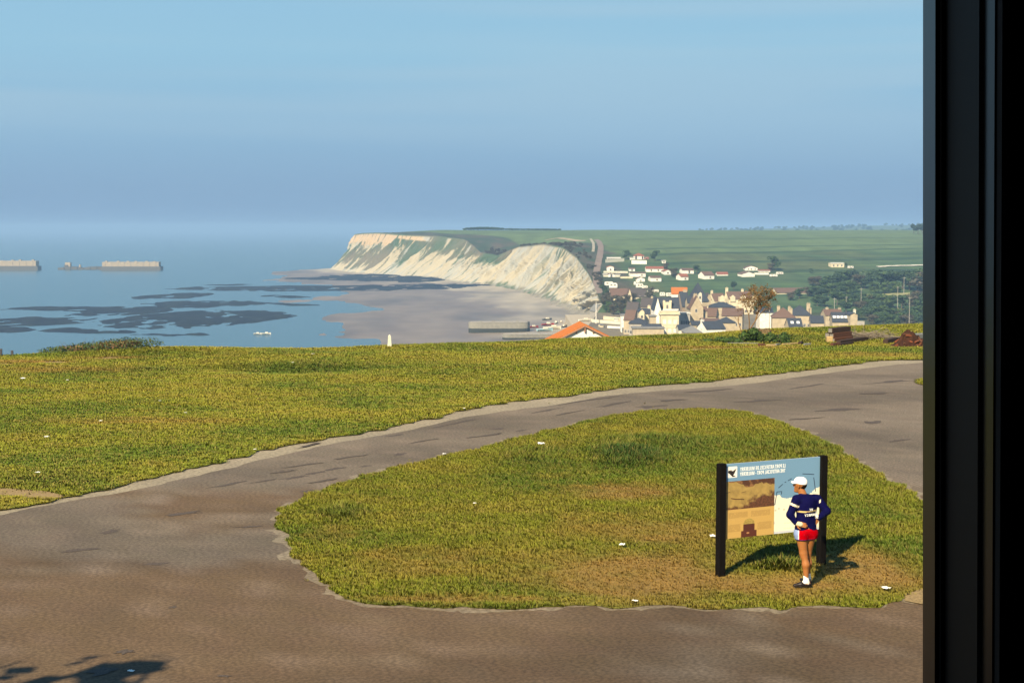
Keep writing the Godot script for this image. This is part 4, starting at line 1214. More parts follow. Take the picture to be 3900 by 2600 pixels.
	# round it
	house("house", "grey stone seafront house with a slate mansard roof", 1, 655, 925, 1268, 1200, 1400, 590, "hip", 10, -8, "grey", "slate", rows(2, 5), [], "house")
	house("house", "square beige stone chimney tower beside the hotel's white gable", 1, 922, 1000, 1185, 1172, 1345, 578, "flat", 5, 0, "stone", "grey", [], [], "house")
	house("house", "slate lean-to roof at the foot of the hotel", 1, 836, 1075, 1338, 1280, 1400, 572, "side", 9, 0, "stone", "slate", rows(1, 5), [], "house")
	house("house", "long beige seafront range with a parapet", 1, 705, 1100, 1338, 1322, 1420, 560, "flat", 6, 0, "stone", "grey", rows(1, 8, 0.9, 1.4, 0.45), [], "house")
	house("house", "orange-tiled house behind the church roof", 1, 1196, 1425, 895, 816, 940, 700, "side", 12, -6, "white", "orange", rows(1, 3), [[0.95, -0.5, 1.2, "cream"]], "house")
	house("house", "half-timbered house with a tall slate roof and a stone chimney", 1, 1296, 1430, 1050, 868, 1200, 640, "side", 12, 6, "timber", "slate", rows(2, 4, 0.8, 1.3), [[0.72, 0.6, 1.8, "stone"]], "house")
	house("house", "slate-roofed house with skylights beside the half-timbered one", 1, 1400, 1480, 1010, 935, 1180, 630, "side", 9, 0, "stone", "slate", [], [], "house")
	house("church", "church with a steep pyramid spire of dark slate", 1, 1440, 1668, 990, 748, 1180, 660, "pyr", 15, 10, "stone", "slate", [[0.5, 0.6, 1.0, 2.0]], [], "church")
	house("house", "narrow cream dormer tower against the church spire", 1, 1536, 1582, 890, 868, 1150, 648, "front", 4, 0, "pale", "slate", [[0.5, 0.86, 0.8, 1.2]], [], "house")
	house("house", "old stone house with a stepped gable and one small window", 1, 1436, 1600, 1075, 928, 1200, 620, "front", 12, 0, "stone", "brown", [[0.45, 0.86, 0.9, 1.4]], [[0.5, 0.6, 1.6, "stone"]], "house")
	house("house", "stone lean-to curving down from the stepped gable", 1, 1590, 1650, 1110, 1060, 1230, 622, "side", 8, 0, "stone", "brown", [], [], "house")
	house("house", "stone arcade between the hotel and the stepped gable", 1, 1310, 1430, 1150, 1135, 1260, 612, "flat", 6, 0, "grey", "white", rows(1, 4, 0.8, 1.6, 0.6), [], "house")
	house("house", "brown-roofed house with pale gable and chimney, behind the slate ridge", 1, 1690, 1895, 985, 890, 1060, 740, "side", 12, 10, "cream", "brown", [[0.4, 0.6, 1.2, 1.0], [0.8, 0.6, 1.2, 1.0]], [[0.06, 1.2, 1.2, "cream"]], "house")
	var dr := house("house", "long brown-roofed house with a row of cream dormers", 1, 1900, 2240, 960, 868, 1060, 730, "side", 13, 4, "cream", "brown", rows(1, 5), [[0.02, 1.8, 1.4, "cream"], [0.66, 1.0, 1.2, "cream"]], "house")
	for i in 4:
		var dmb := Mb.new()
		var x := -10.0 + i * 5.5
		dmb.box(Vector3(x - 1.3, 6.5, 3.5), Vector3(x + 1.3, 9.0, 7.0))
		dmb.tri(Vector3(x - 1.3, 9.0, 7.0), Vector3(x + 1.3, 9.0, 7.0), Vector3(x, 10.0, 7.0))
		obj("dormer", dmb.mesh(), wall_mat("cream"), dr)
	house("house", "narrow pale gable house against the church", 1, 1640, 1700, 960, 890, 1060, 700, "front", 9, 0, "stone", "dark", [], [], "house")
	house("house", "low slate-roofed hall behind the brown roofs", 1, 1690, 2010, 1062, 998, 1120, 690, "hip", 12, 0, "stone", "slate", [], [], "house")
	house("house", "brown-roofed house with a stone gable in front of the slate hall", 1, 1622, 1840, 1180, 1078, 1260, 640, "side", 12, -14, "stone", "brown", rows(1, 3), [[0.05, 0.3, 1.1, "cream"]], "house")
	house("house", "larger brown-roofed stone house with one chimney", 1, 1838, 2170, 1172, 1080, 1300, 630, "side", 13, -12, "stone", "brown", rows(2, 5), [[0.72, 0.6, 1.2, "stone"]], "house")
	house("house", "low brown roof behind the white-gabled slate house", 1, 1585, 1810, 1238, 1208, 1300, 610, "side", 9, 0, "cream", "brown", [], [], "house")
	house("house", "small stone house with a hipped slate roof and skylights", 1, 1806, 2010, 1258, 1188, 1340, 600, "hip", 9, 0, "stone", "slate", rows(1, 3), [], "house")
	house("house", "low white-gabled house with a blue slate roof at the crest", 1, 1556, 1885, 1338, 1245, 1390, 560, "side", 10, 14, "white", "slate", [], [[0.03, 0.4, 1.3, "white"]], "house")
	house("house", "dark slate roof low beside the hotel", 1, 1285, 1450, 1350, 1292, 1400, 570, "side", 9, 0, "pale", "slate", rows(1, 5), [], "house")
	house("house", "broad weathered grey roof below the crest", 1, 1370, 1580, 1385, 1300, 1410, 545, "hip", 12, 0, "stone", "grey", [], [], "house")
	house("house", "little slate-roofed house behind the weathered grey roof", 1, 1450, 1570, 1290, 1242, 1340, 600, "side", 8, 0, "stone", "slate", [], [[0.5, -1.5, 1.0, "cream"]], "house")
	# landward part
	house("barn", "long brown barn roof in front of the wood", 2, 330, 790, 880, 822, 900, 0, "side", 14, 6, "cream", "brown", [], [], "barn")
	house("house", "white house with slate roof behind the thorn tree", 2, 150, 322, 1130, 1072, 1260, 640, "side", 10, 0, "white", "slate", rows(1, 4), [], "house")
	house("house", "stone house with a tall sagging brown hipped roof", 2, 312, 645, 1195, 1068, 1340, 580, "hip", 12, -8, "stone", "brown", rows(1, 4), [[0.3, 0.3, 1.3, "stone"], [0.85, -0.6, 1.3, "stone"]], "house")
	house("house", "big stone house with a hipped slate roof and pale ridge", 2, 530, 850, 1165, 1038, 1300, 620, "hip", 12, -8, "stone", "slate", rows(2, 5), [[0.02, -1.0, 1.2, "stone"], [0.9, 0.6, 1.6, "stone"], [0.98, -1.5, 1.2, "stone"]], "house")
	var sk := house("house", "small dark slate roof with two white skylights", 2, 522, 695, 1312, 1208, 1345, 560, "side", 9, 0, "stone", "slate", [], [], "house")
	skylights(sk, 2)
	house("house", "low slate-roofed cottage between the stone houses", 2, 800, 1005, 1262, 1178, 1330, 580, "side", 10, -8, "stone", "slate", [], [], "house")
	house("house", "brown-roofed cottage with two red chimneys", 2, 985, 1205, 1165, 1092, 1300, 620, "side", 10, 0, "stone", "brown", rows(1, 3), [[0.22, 0.5, 1.3, "stone"], [0.95, 0.3, 1.3, "stone"]], "house")
	var s4 := house("house", "slate-roofed house with a stone gable and four white skylights", 2, 1076, 1310, 1248, 1132, 1330, 570, "side", 10, -6, "stone", "slate", [], [], "house")
	skylights(s4, 4)
	house("house", "square stone gable end beside the four skylights", 2, 1302, 1392, 1160, 1138, 1330, 566, "front", 9, 0, "stone", "slate", [[0.5, 0.6, 0.9, 1.2]], [[0.95, 0.8, 1.0, "pale"]], "house")
	house("house", "brown cottage roof half hidden by the valley trees", 2, 1705, 2012, 1135, 1092, 1180, 735, "side", 9, 0, "stone", "brown", [], [[0.75, 0.4, 0.8, "stone"]], "house")
	low_wall("pale stone sea wall along the quay below the brown thicket", 1, 330, 1225, 640, 1250, 1.6, "cream")
	low_wall("second beige wall across the quay before the boathouse", 1, 180, 1260, 560, 1290, 1.4, "pale")
	low_wall("low white parapet on the quay behind the orange roof", 1, 380, 1330, 640, 1345, 1.0, "white")
	house("hut", "small beige hut on the quay beside the flagstaff", 1, 270, 330, 1290, 1278, 1325, 0, "side", 4, 10, "cream", "grey", [], [], "hut")
	house("hut", "white kiosk on the quay near the small white house", 1, 470, 520, 1215, 1205, 1240, 0, "flat", 4, 0, "white", "white", [], [], "hut")
	low_wall("grey garden wall in front of the slate roofs", 2, 790, 1290, 1480, 1300, 2.0, "grey")

	# telegraph poles, masts
	var pole := mat("pole", lin(0.30, 0.28, 0.24), 0.9)
	for q in [[2, 1100, 945, 1100, 640, "telegraph pole behind the brown-roofed cottage"], [2, 1440, 820, 980, 740, "telegraph pole at the edge of the valley wood"], [2, 1250, 928, 1000, 740, "thick pale post among the valley trees"], [2, 2056, 930, 1110, 640, "telegraph pole beside the half-hidden cottage"], [2, 1985, 680, 830, 760, "telegraph pole against the dark wood"], [2, 1905, 800, 900, 740, "telegraph pole below the dark wood"], [2, 275, 980, 1070, 640, "thin pole behind the white slate-roofed house"]]:
		var f: Callable = (z1 if q[0] == 1 else z2)
		var tp: Vector2 = f.call(q[1], q[2])
		var T := at_d(tp.x, tp.y, q[4])
		var b := land_h(T.x, T.z)
		var o := thing("telegraph_pole", q[5], "pole", Vector3(T.x, b, T.z), 0.0, "telegraph poles")
		var m := Mb.new()
		m.tube(Vector3(0, -0.3, 0), Vector3(0, T.y - b, 0), 0.16, 0.11, 8)
		obj("post", m.mesh(), pole, o)
		m = Mb.new()
		m.box(Vector3(-0.7, T.y - b - 0.7, 0.1), Vector3(0.7, T.y - b - 0.58, 0.2))
		obj("crossarm", m.mesh(), pole, o)
		m = Mb.new()
		for s in [-0.6, 0.6]: m.tube(Vector3(s, T.y - b - 0.58, 0.15), Vector3(s, T.y - b - 0.4, 0.15), 0.05, 0.03, 6)
		obj("insulators", m.mesh(), wall_mat("white"), o)

func skylights(h: Node3D, n: int):
	var roof := h.get_node("roof") as MeshInstance3D
	var bb := roof.get_aabb()
	for i in n:
		var m := Mb.new()
		var x := lerpf(bb.position.x, bb.end.x, (i + 0.7) / (n + 0.4))
		var t := 0.45
		var y := lerpf(bb.position.y, bb.end.y, t); var z := bb.end.z * (1 - t)
		var s := (bb.size.y) / (bb.size.z / 2)
		slab(m, Vector3(x - 0.6, y + 0.45 - s * 0.45, z + 0.45), Vector3(x + 0.6, y + 0.45 - s * 0.45, z + 0.45), Vector3(x + 0.6, y + 0.45 + s * 0.45, z - 0.45), Vector3(x - 0.6, y + 0.45 + s * 0.45, z - 0.45), 0.3)
		obj("skylight", m.mesh(), mat("skylight", lin(0.6, 0.63, 0.66), 0.3), h)

# ---------------------------------------------------------------- track, lane, shore
func ribbon(called: String, pts: Array, w: float, c: Color, lift := 0.25):
	var m := Mb.new()
	var ps := PackedVector3Array()
	for i in pts.size() - 1:
		for j in 12:
			ps.append(on_land(lerpf(pts[i][0], pts[i + 1][0], j / 12.0), lerpf(pts[i][1], pts[i + 1][1], j / 12.0)))
	for i in ps.size():
		var t := (ps[mini(i + 1, ps.size() - 1)] - ps[maxi(i - 1, 0)])
		t.y = 0
		var n := t.normalized().cross(Vector3.UP)
		for k in 5:
			var q := ps[i] + n * w * (k / 4.0 - 0.5) * (1.0 + 0.15 * nf.get_noise_1d(i * 9.0 + k * 70))
			m.vert(Vector3(q.x, land_h(q.x, q.z) + lift, q.z), Vector3.UP, c * (1.0 + 0.25 * nf.get_noise_2d(q.x * 3, q.z * 3)))
	m.grid(5, ps.size())
	struct(called, m.mesh(), mat("track", Color.WHITE, 0.95, "", 1.0, true))

func build_shore():
	var Z := func(x: float, y: float) -> Array: var q := z1(x, y); return [q.x, q.y]
	ribbon("track", [Z.call(232, 210), Z.call(275, 240), Z.call(296, 300), Z.call(290, 380), Z.call(270, 480), Z.call(248, 580), Z.call(236, 680), Z.call(245, 760), Z.call(270, 830), Z.call(300, 900)], 4.6, Color(0.20, 0.155, 0.125))
	ribbon("path", [Z.call(165, 200), Z.call(200, 250), Z.call(205, 310), Z.call(195, 370)], 2.2, Color(0.33, 0.30, 0.22))
	ribbon("path", [Z.call(-400, 215), Z.call(-250, 190), Z.call(-150, 200), Z.call(0, 225), Z.call(110, 225)], 5.0, Color(0.30, 0.25, 0.16))
	var Y := func(x: float, y: float) -> Array: var q := z2(x, y); return [q.x, q.y]
	ribbon("lane", [Y.call(1650, 560), Y.call(1800, 550), Y.call(1950, 546), Y.call(2100, 543), Y.call(2300, 536)], 5.0, Color(0.55, 0.52, 0.42), 0.5)
	# open straw-coloured plot in the wood
	var m := Mb.new()
	for j in 6:
		for i in 12:
			var s := z2(lerpf(1380, 2060, i / 11.0), lerpf(915, 985, j / 5.0) - i * 2.5)
			var p := on_land(s.x, s.y)
			m.vert(p + Vector3(0, 0.35, 0), Vector3.UP, Color(0.24, 0.24, 0.10) * (1 + 0.3 * nf.get_noise_2d(p.x * 3, p.z * 3)))
	m.grid(12, 6)
	struct("meadow", m.mesh(), mat("track", Color.WHITE))
	# quay and square in front of the town
	m = Mb.new()
	m.box(Vector3(30, -1, -800), Vector3(75, 6.2, -560))
	m.box(Vector3(22, -1, -560), Vector3(100, 5.6, -500))
	struct("quay", m.mesh(), mat("quay", lin(0.46, 0.40, 0.29), 0.9, "stain", 0.1))
	# the boat hall under the cliff with its white sloping roof, and the flagstaff
	house("boathouse", "dark boathouse with a grey pointed roof at the cliff's foot", 1, 195, 305, 1110, 1040, 1205, 760, "front", 10, 12, "grey", "grey", [[0.4, 0.1, 2.0, 2.6]], [], "shed")
	var fp := z1(236, 1008)
	var T := at_d(fp.x, fp.y, 690.0)
	var fs := thing("flagstaff", "tall white flagstaff on the quay below the cliff", "flagpole", Vector3(T.x, 6.2, T.z))
	m = Mb.new()
	m.tube(Vector3.ZERO, Vector3(0, T.y - 6.2, 0), 0.28, 0.14, 8)
	obj("staff", m.mesh(), wall_mat("white"), fs)
	m = Mb.new()
	m.box(Vector3(-0.9, 0, -0.9), Vector3(0.9, 0.6, 0.9))
	obj("footing", m.mesh(), wall_mat("pale"), fs)
	m = Mb.new()
	m.tube(Vector3(0, T.y - 6.2, 0), Vector3(0, T.y - 5.8, 0), 0.3, 0.1, 8)
	obj("truck", m.mesh(), wall_mat("pale"), fs)

	# grounded concrete floats on the sand
	var conc := mat("concrete", lin(0.27, 0.26, 0.22), 0.95, "stain", 0.08)
	var weed := mat("weed", lin(0.055, 0.065, 0.06), 0.9, "rock", 0.2)
	for q in [[280, 1070, 250, 392, 731.0, "larger stranded concrete float with a dark weedy foot"], [715, 1500, 402, 488, 684.0, "darker stranded concrete float nearer the orange roof"]]:
		var L := at_d(1700 + 0.2976 * q[0], 1150 + 0.2976 * q[3], q[4])
		var R := at_d(1700 + 0.2976 * q[1], 1150 + 0.2976 * q[3], q[4])
		var tp := at_d(1700 + 0.2976 * q[0], 1150 + 0.2976 * q[2], q[4] + 6)
		var len := R.x - L.x; var h := tp.y - L.y
		var o := thing("concrete_float", q[5], "caisson", Vector3((L.x + R.x) / 2, L.y, L.z - 4), 0.0, "stranded concrete floats")
		var hull := Mb.new(); var foot := Mb.new(); var hat := Mb.new()
		var n := 26
		for e in [[hull, 0.35, 1.0], [foot, -0.1, 0.40]]:
			for i in n:
				for s in [-1, 1]:
					var a := -1.0 + 2.0 * i / n; var b := -1.0 + 2.0 * (i + 1) / n
					var wa: float = 4.4 * pow(maxf(0, 1 - pow(absf(a), 6)), 0.5) + (0.12 if e[0] == foot else 0.0); var wb: float = 4.4 * pow(maxf(0, 1 - pow(absf(b), 6)), 0.5) + (0.12 if e[0] == foot else 0.0)
					var y0: float = h * e[1]; var y1: float = h * e[2]
					var sl := 0.12
					var pa := Vector3(a * len / 2, y0, s * wa * (1 - sl)); var pb := Vector3(b * len / 2, y0, s * wb * (1 - sl)); var pc := Vector3(b * len / 2, y1, s * wb); var pd := Vector3(a * len / 2, y1, s * wa)
					if s > 0: e[0].quad(pa, pb, pc, pd)
					else: e[0].quad(pb, pa, pd, pc)
					if s > 0: hat.quad(Vector3(a * len / 2, h, wa), Vector3(b * len / 2, h, wb), Vector3(b * len / 2, h + 0.12, -wb), Vector3(a * len / 2, h + 0.12, -wa))
		obj("hull", hull.mesh(), conc, o)
		obj("weedy_foot", foot.mesh(), weed, o)
		obj("deck", hat.mesh(), mat("deckconc", lin(0.36, 0.33, 0.27), 0.95, "stain", 0.1), o)
		for i in 4:
			var hm := Mb.new()
			var x := len * (-0.3 + 0.2 * i)
			hm.cbox(Vector3(x - 0.6, h + 0.05, -0.6), Vector3(x + 0.6, h + 0.5, 0.6), 0.06)
			obj("hatch", hm.mesh(), conc, o)
	# boats on the sand
	var P := func(x: float, y: float, yy: float) -> Vector3: return at_y(1700 + 0.2976 * x, 1150 + 0.2976 * y, yy)
	for q in [[1115, 330, 5.5, 0.3, Color(0.62, 0.16, 0.14), "small red boat at the end of the larger float"], [1300, 300, 7.0, 0.1, Color(0.6, 0.2, 0.18), "longer red boat beside the parked dinghies"], [1262, 374, 8.5, 0.25, Color(0.62, 0.76, 0.80), "pale blue boat between the two floats"], [1368, 348, 8.5, 0.2, Color(0.86, 0.85, 0.78), "white boat in line with the pale blue one"], [1508, 322, 5.5, 0.9, Color(0.16, 0.19, 0.24), "dark blue boat near the orange roof's ridge"], [1406, 275, 5.5, 1.2, Color(0.70, 0.74, 0.74), "pale boat standing end-on near the cliff"], [1290, 232, 6.0, 0.4, Color(0.22, 0.27, 0.30), "dark boat farthest up the sand below the cliff"], [1780, 248, 7.0, 0.2, Color(0.85, 0.84, 0.78), "white boat on the slip by the flagstaff"], [1970, 350, 7.5, 0.1, Color(0.84, 0.83, 0.77), "white boat on the quay behind the orange roof"], [1470, 262, 4.0, 1.4, Color(0.6, 0.3, 0.28), "tiny reddish dinghy next to the pale end-on boat"]]:
		var p: Vector3 = P.call(q[0], q[1], 2.5)
		var y := sand_h(p.x, p.z)
		if p.x > 22 and p.z > -560: y = 5.6
		elif p.x > 30 and p.z > -800: y = 6.2
		p = P.call(q[0], q[1], y)
		boat(q[5], p, q[2], q[3], q[4], Color(0.8, 0.78, 0.7))
	for q in [[1920, 628, "white motor boat with its bow to the weed flats"], [1985, 628, "longer white motor boat behind the other one"]]:
		var p := at_y(0.5102 * q[0], 950 + 0.5102 * (q[1] + 6), 0.1)
		boat(q[2], p, 4.2 if q[0] < 1950 else 4.8, 0.08, Color(0.9, 0.88, 0.82), Color(0.88, 0.86, 0.8), "white motor boats on the flats")
	var mk := P.call(925, 290, 1.5) as Vector3
	var buoy := thing("buoy", "round pale pink mooring buoy beside the larger float", "buoy", Vector3(mk.x, sand_h(mk.x, mk.z), mk.z))
	var sp := SphereMesh.new()
	sp.radius = 0.9; sp.height = 1.7
	var ball := obj("float_ball", sp, mat("buoy", lin(0.75, 0.55, 0.5), 0.5), buoy)
	ball.position.y = 0.8
	m = Mb.new()
	m.tube(Vector3(0, 1.5, 0), Vector3(0, 2.0, 0), 0.12, 0.08, 8)
	obj("ring", m.mesh(), pole_mat(), buoy)

	# blockships of concrete out at sea
	for q in [[-170, 275, 84, 152, "long concrete caisson cut off by the edge of the view"], [772, 1190, 92, 155, "long concrete caisson with a pale top standing in the sea"]]:
		var d := 1850.0
		var L := at_d(0.5102 * q[0], 950 + 0.5102 * q[3], d); var R := at_d(0.5102 * q[1], 950 + 0.5102 * q[3], d)
		var tp := at_d(0, 950 + 0.5102 * q[2], d)
		var o := thing("sea_caisson", q[4], "caisson", Vector3((L.x + R.x) / 2, 0, -d), 0.03, "concrete caissons at sea")
		var w := R.x - L.x; var h := tp.y
		var a := Mb.new()
		a.box(Vector3(-w / 2, h * 0.46, -7), Vector3(w / 2, h, 7))
		for i in 9:
			var x := -w / 2 + (i + 0.5) * w / 9
			a.box(Vector3(x - 0.5, h * 0.46, 7), Vector3(x + 0.5, h * 0.96, 7.5))
		obj("upper_wall", a.mesh(), mat("caisson", lin(0.48, 0.40, 0.28), 0.95, "rock", 0.06), o)
		a = Mb.new()
		a.box(Vector3(-w / 2 - 2, -2, -8.5), Vector3(w / 2 + 2.5, h * 0.46, 8.5))
		obj("tidal_base", a.mesh(), mat("tidal", lin(0.14, 0.135, 0.12), 0.95, "rock", 0.1), o)
		for i in 6:
			a = Mb.new()
			var x := -w / 2 + (i + 0.3 + 0.4 * rng.randf()) * w / 6
			a.box(Vector3(x - 1.5, h, -3), Vector3(x + 1.5, h + 0.5 + rng.randf(), 3))
			obj("parapet_block", a.mesh(), mat("caisson", Color.WHITE), o)
	var d2 := 1880.0
	var L2 := at_d(0.5102 * 437, 950 + 0.5102 * 140, d2); var R2 := at_d(0.5102 * 775, 950 + 0.5102 * 140, d2)
	var wr := thing("sunken_caisson", "broken caisson sunk almost level with the sea beside the pale-topped one", "caisson", Vector3((L2.x + R2.x) / 2, 0, -d2), 0.03)
	var w2 := R2.x - L2.x
	var wa := Mb.new()
	for i in 14:
		var x := -w2 / 2 + i * w2 / 14.0
		var hh := 2.4 + 1.6 * absf(sin(i * 2.7)) + (2.5 if i == 2 else 0.0)
		wa.box(Vector3(x, -2, -5 - (i % 3)), Vector3(x + w2 / 14.0 - 0.15, hh, 5 + (i % 2)))
	obj("broken_wall", wa.mesh(), mat("tidal", Color.WHITE), wr)
	wa = Mb.new()
	wa.box(Vector3(-w2 / 2 + 9, 3, -3), Vector3(-w2 / 2 + 16, 9.5, 3))
	obj("turret", wa.mesh(), mat("caisson", Color.WHITE), wr)
	wa = Mb.new()
	wa.box(Vector3(-w2 / 2 + 27, 3, -2), Vector3(-w2 / 2 + 29, 6.5, 2))
	obj("turret", wa.mesh(), mat("caisson", Color.WHITE), wr)
func pole_mat() -> Material:
	return mat("iron", lin(0.12, 0.09, 0.07), 0.7)

# ---------------------------------------------------------------- lettering that reads backwards, as in the photograph
func mirrored_text(s: String, size: float) -> ArrayMesh:
	var t := TextMesh.new()
	t.text = s
	var f := SystemFont.new()
	f.font_names = PackedStringArray(["Droid Sans"])
	f.font_weight = 700
	t.font = f
	t.font_size = 32
	t.pixel_size = size / 32.0
	t.depth = 0.002
	var a := t.get_mesh_arrays()
	var v: PackedVector3Array = a[Mesh.ARRAY_VERTEX]
	var n: PackedVector3Array = a[Mesh.ARRAY_NORMAL]
	for i in v.size():
		v[i].x = -v[i].x
		n[i].x = -n[i].x
	a[Mesh.ARRAY_VERTEX] = v; a[Mesh.ARRAY_NORMAL] = n
	var ix: PackedInt32Array = a[Mesh.ARRAY_INDEX]
	for i in range(0, ix.size(), 3):
		var k := ix[i + 1]; ix[i + 1] = ix[i + 2]; ix[i + 2] = k
	a[Mesh.ARRAY_INDEX] = ix
	a[Mesh.ARRAY_TANGENT] = null
	var m := ArrayMesh.new()
	m.add_surface_from_arrays(Mesh.PRIMITIVE_TRIANGLES, a)
	return m

func in_poly(p: Vector2, a: Array) -> bool:
	var q := PackedVector2Array()
	for e in a: q.append(Vector2(e[0], e[1]))
	return Geometry2D.is_point_in_polygon(p, q)
func near_line(p: Vector2, a: Vector2, b: Vector2) -> float:
	return p.distance_to(Geometry2D.get_closest_point_to_segment(p, a, b))

# the print on the board: 1 unit = the board's width; u to the right, v down from the top
func sign_print() -> ImageTexture:
	var W := 640; var Hh := 480
	var im := Image.create(W, Hh, false, Image.FORMAT_RGB8)
	var n := FastNoiseLite.new()
	n.frequency = 0.02; n.fractal_octaves = 5; n.seed = 8
	var coast := [[0.515, 0.48], [0.565, 0.475], [0.60, 0.52], [0.66, 0.53], [0.70, 0.525], [0.74, 0.54], [0.80, 0.53], [0.86, 0.52], [0.91, 0.48], [0.955, 0.43], [1.01, 0.41], [1.01, 1.01], [0.515, 1.01]]
	var cp := PackedVector2Array()
	for e in coast: cp.append(Vector2(e[0], e[1]))
	var lines := [[0.522, 0.60, 0.542, 0.43], [0.542, 0.43, 0.592, 0.43], [0.592, 0.43, 0.590, 0.465], [0.56, 0.375, 0.60, 0.335], [0.625, 0.31, 0.635, 0.305], [0.66, 0.29, 0.695, 0.268], [0.815, 0.215, 0.935, 0.235], [0.935, 0.28, 0.955, 0.45], [0.955, 0.45, 0.957, 0.47]]
	for y in Hh:
		for x in W:
			var p := Vector2((x + 0.5) / W, (y + 0.5) / Hh)
			var c := Color(0.145, 0.275, 0.41)
			var q := n.get_noise_2d(x, y)
			var q2 := n.get_noise_2d(x * 3.0 + 500, y * 3.0)
			if p.x < 0.515 and p.y > 0.235:
				if p.y < 0.615:      # the brown aerial view
					var v := (p.y - 0.235) / 0.38; var u := p.x / 0.515
					c = Color(0.33, 0.225, 0.065) * (1.0 + 0.35 * q)
					var top := 0.02 + 0.20 * smoothstep(0.2, 0.45, u) + 0.10 * q - 0.12 * smoothstep(0.5, 0.7, u) * 0.5 + 0.08 * smoothstep(0.8, 1.0, u)
					if v < top: c = Color(0.075, 0.03, 0.015).lerp(Color(0.28, 0.14, 0.05), clampf(q * 1.8, 0, 0.8))
					var low := 0.86 - 0.32 * smoothstep(0.25, 0.75, u) - 0.10 * smoothstep(0.7, 1.0, u) + 0.16 * q
					c = c.lerp(Color(0.10, 0.04, 0.018) * (1.0 + 0.8 * q2), smoothstep(low - 0.05, low + 0.16, v))
					var a := near_line(Vector2(u, v * 0.75), Vector2(0.13, 0.45), Vector2(0.22, 0.48))
					a = minf(a, near_line(Vector2(u, v * 0.75), Vector2(0.22, 0.48), Vector2(0.38, 0.50)))
					a = minf(a, near_line(Vector2(u, v * 0.75), Vector2(0.02, 0.30), Vector2(0.10, 0.28)) * 1.6)
					a = minf(a, near_line(Vector2(u, v * 0.75), Vector2(0.33, 0.32), Vector2(0.42, 0.30)) * 2.0)
					if a < 0.012: c = Color(0.07, 0.03, 0.015)
				else:                # the tan text panel
					var v := (p.y - 0.615) / 0.385; var u := p.x / 0.515
					c = Color(0.50, 0.32, 0.095)
					var cols := (u > 0.08 and u < 0.46) or (u > 0.53 and u < 0.92)
					var blk := (v > 0.10 and v < 0.30 and cols) or (v > 0.52 and v < 0.78 and ((u > 0.06 and u < 0.32) or (u > 0.66 and u < 0.95)))
					if blk and fmod(v * 38.0, 1.0) < 0.62 and q2 > -0.35: c = Color(0.36, 0.225, 0.065)
					var du := (u - 0.49) / 0.115; var dv := (v - 0.56) / 0.20
					if (du * du + dv * dv < 1.0 and v < 0.56) or (absf(du) < 1.0 and v >= 0.56 and v < 0.80): c = Color(0.33, 0.24, 0.06) * (1.0 + 0.5 * q2) if v < 0.55 else Color(0.075, 0.02, 0.012)
					if v >= 0.78 and absf(u - 0.49) < 0.155: c = Color(0.085, 0.022, 0.012)
					if v > 0.68 and Vector2(absf(u - 0.47), v - 0.86).length() < 0.03: c = Color(0.4, 0.2, 0.08)
			elif p.x >= 0.515 and Geometry2D.is_point_in_polygon(p + Vector2(q, q2) * 0.012, cp):
				c = Color(0.80, 0.76, 0.58)
				for t in [[0.53, 0.68], [0.565, 0.66], [0.62, 0.68], [0.71, 0.60]]:
					if Vector2(p.x - t[0], (p.y - t[1]) * 0.75).length() < 0.011: c = Color(0.55, 0.54, 0.38)
				if ((p.y > 0.86 and p.y < 0.875) or (p.y > 0.93 and p.y < 0.945)) and p.x > 0.62 and p.x < 0.80 and q2 > -0.1: c = Color(0.62, 0.68, 0.48)
				if p.y > 0.968: c = Color(0.55, 0.58, 0.60)
			for l in lines:
				if near_line(Vector2(p.x, p.y * 0.75), Vector2(l[0], l[1] * 0.75), Vector2(l[2], l[3] * 0.75)) < 0.0042: c = Color(0.025, 0.05, 0.09)
			# badge: rounded white square with a dark bird
			var b := Vector2((p.x - 0.072) / 0.052, (p.y - 0.112) / 0.074)
			if maxf(absf(b.x), absf(b.y)) < 1.0 and not (absf(b.x) > 0.82 and absf(b.y) > 0.86 and Vector2(absf(b.x) - 0.82, absf(b.y) - 0.86).length() > 0.16):
				c = Color(0.84, 0.82, 0.72)
				if in_poly(b, [[-0.9, -0.05], [-0.62, -0.35], [-0.35, -0.30], [-0.25, -0.52], [-0.12, -0.25], [0.15, -0.18], [0.85, -0.62], [0.45, 0.25], [0.22, 0.55], [0.75, 0.85], [0.05, 0.85], [-0.35, 0.45]]): c = Color(0.02, 0.015, 0.012)
			im.set_pixel(x, y, c.linear_to_srgb())
	return ImageTexture.create_from_image(im)

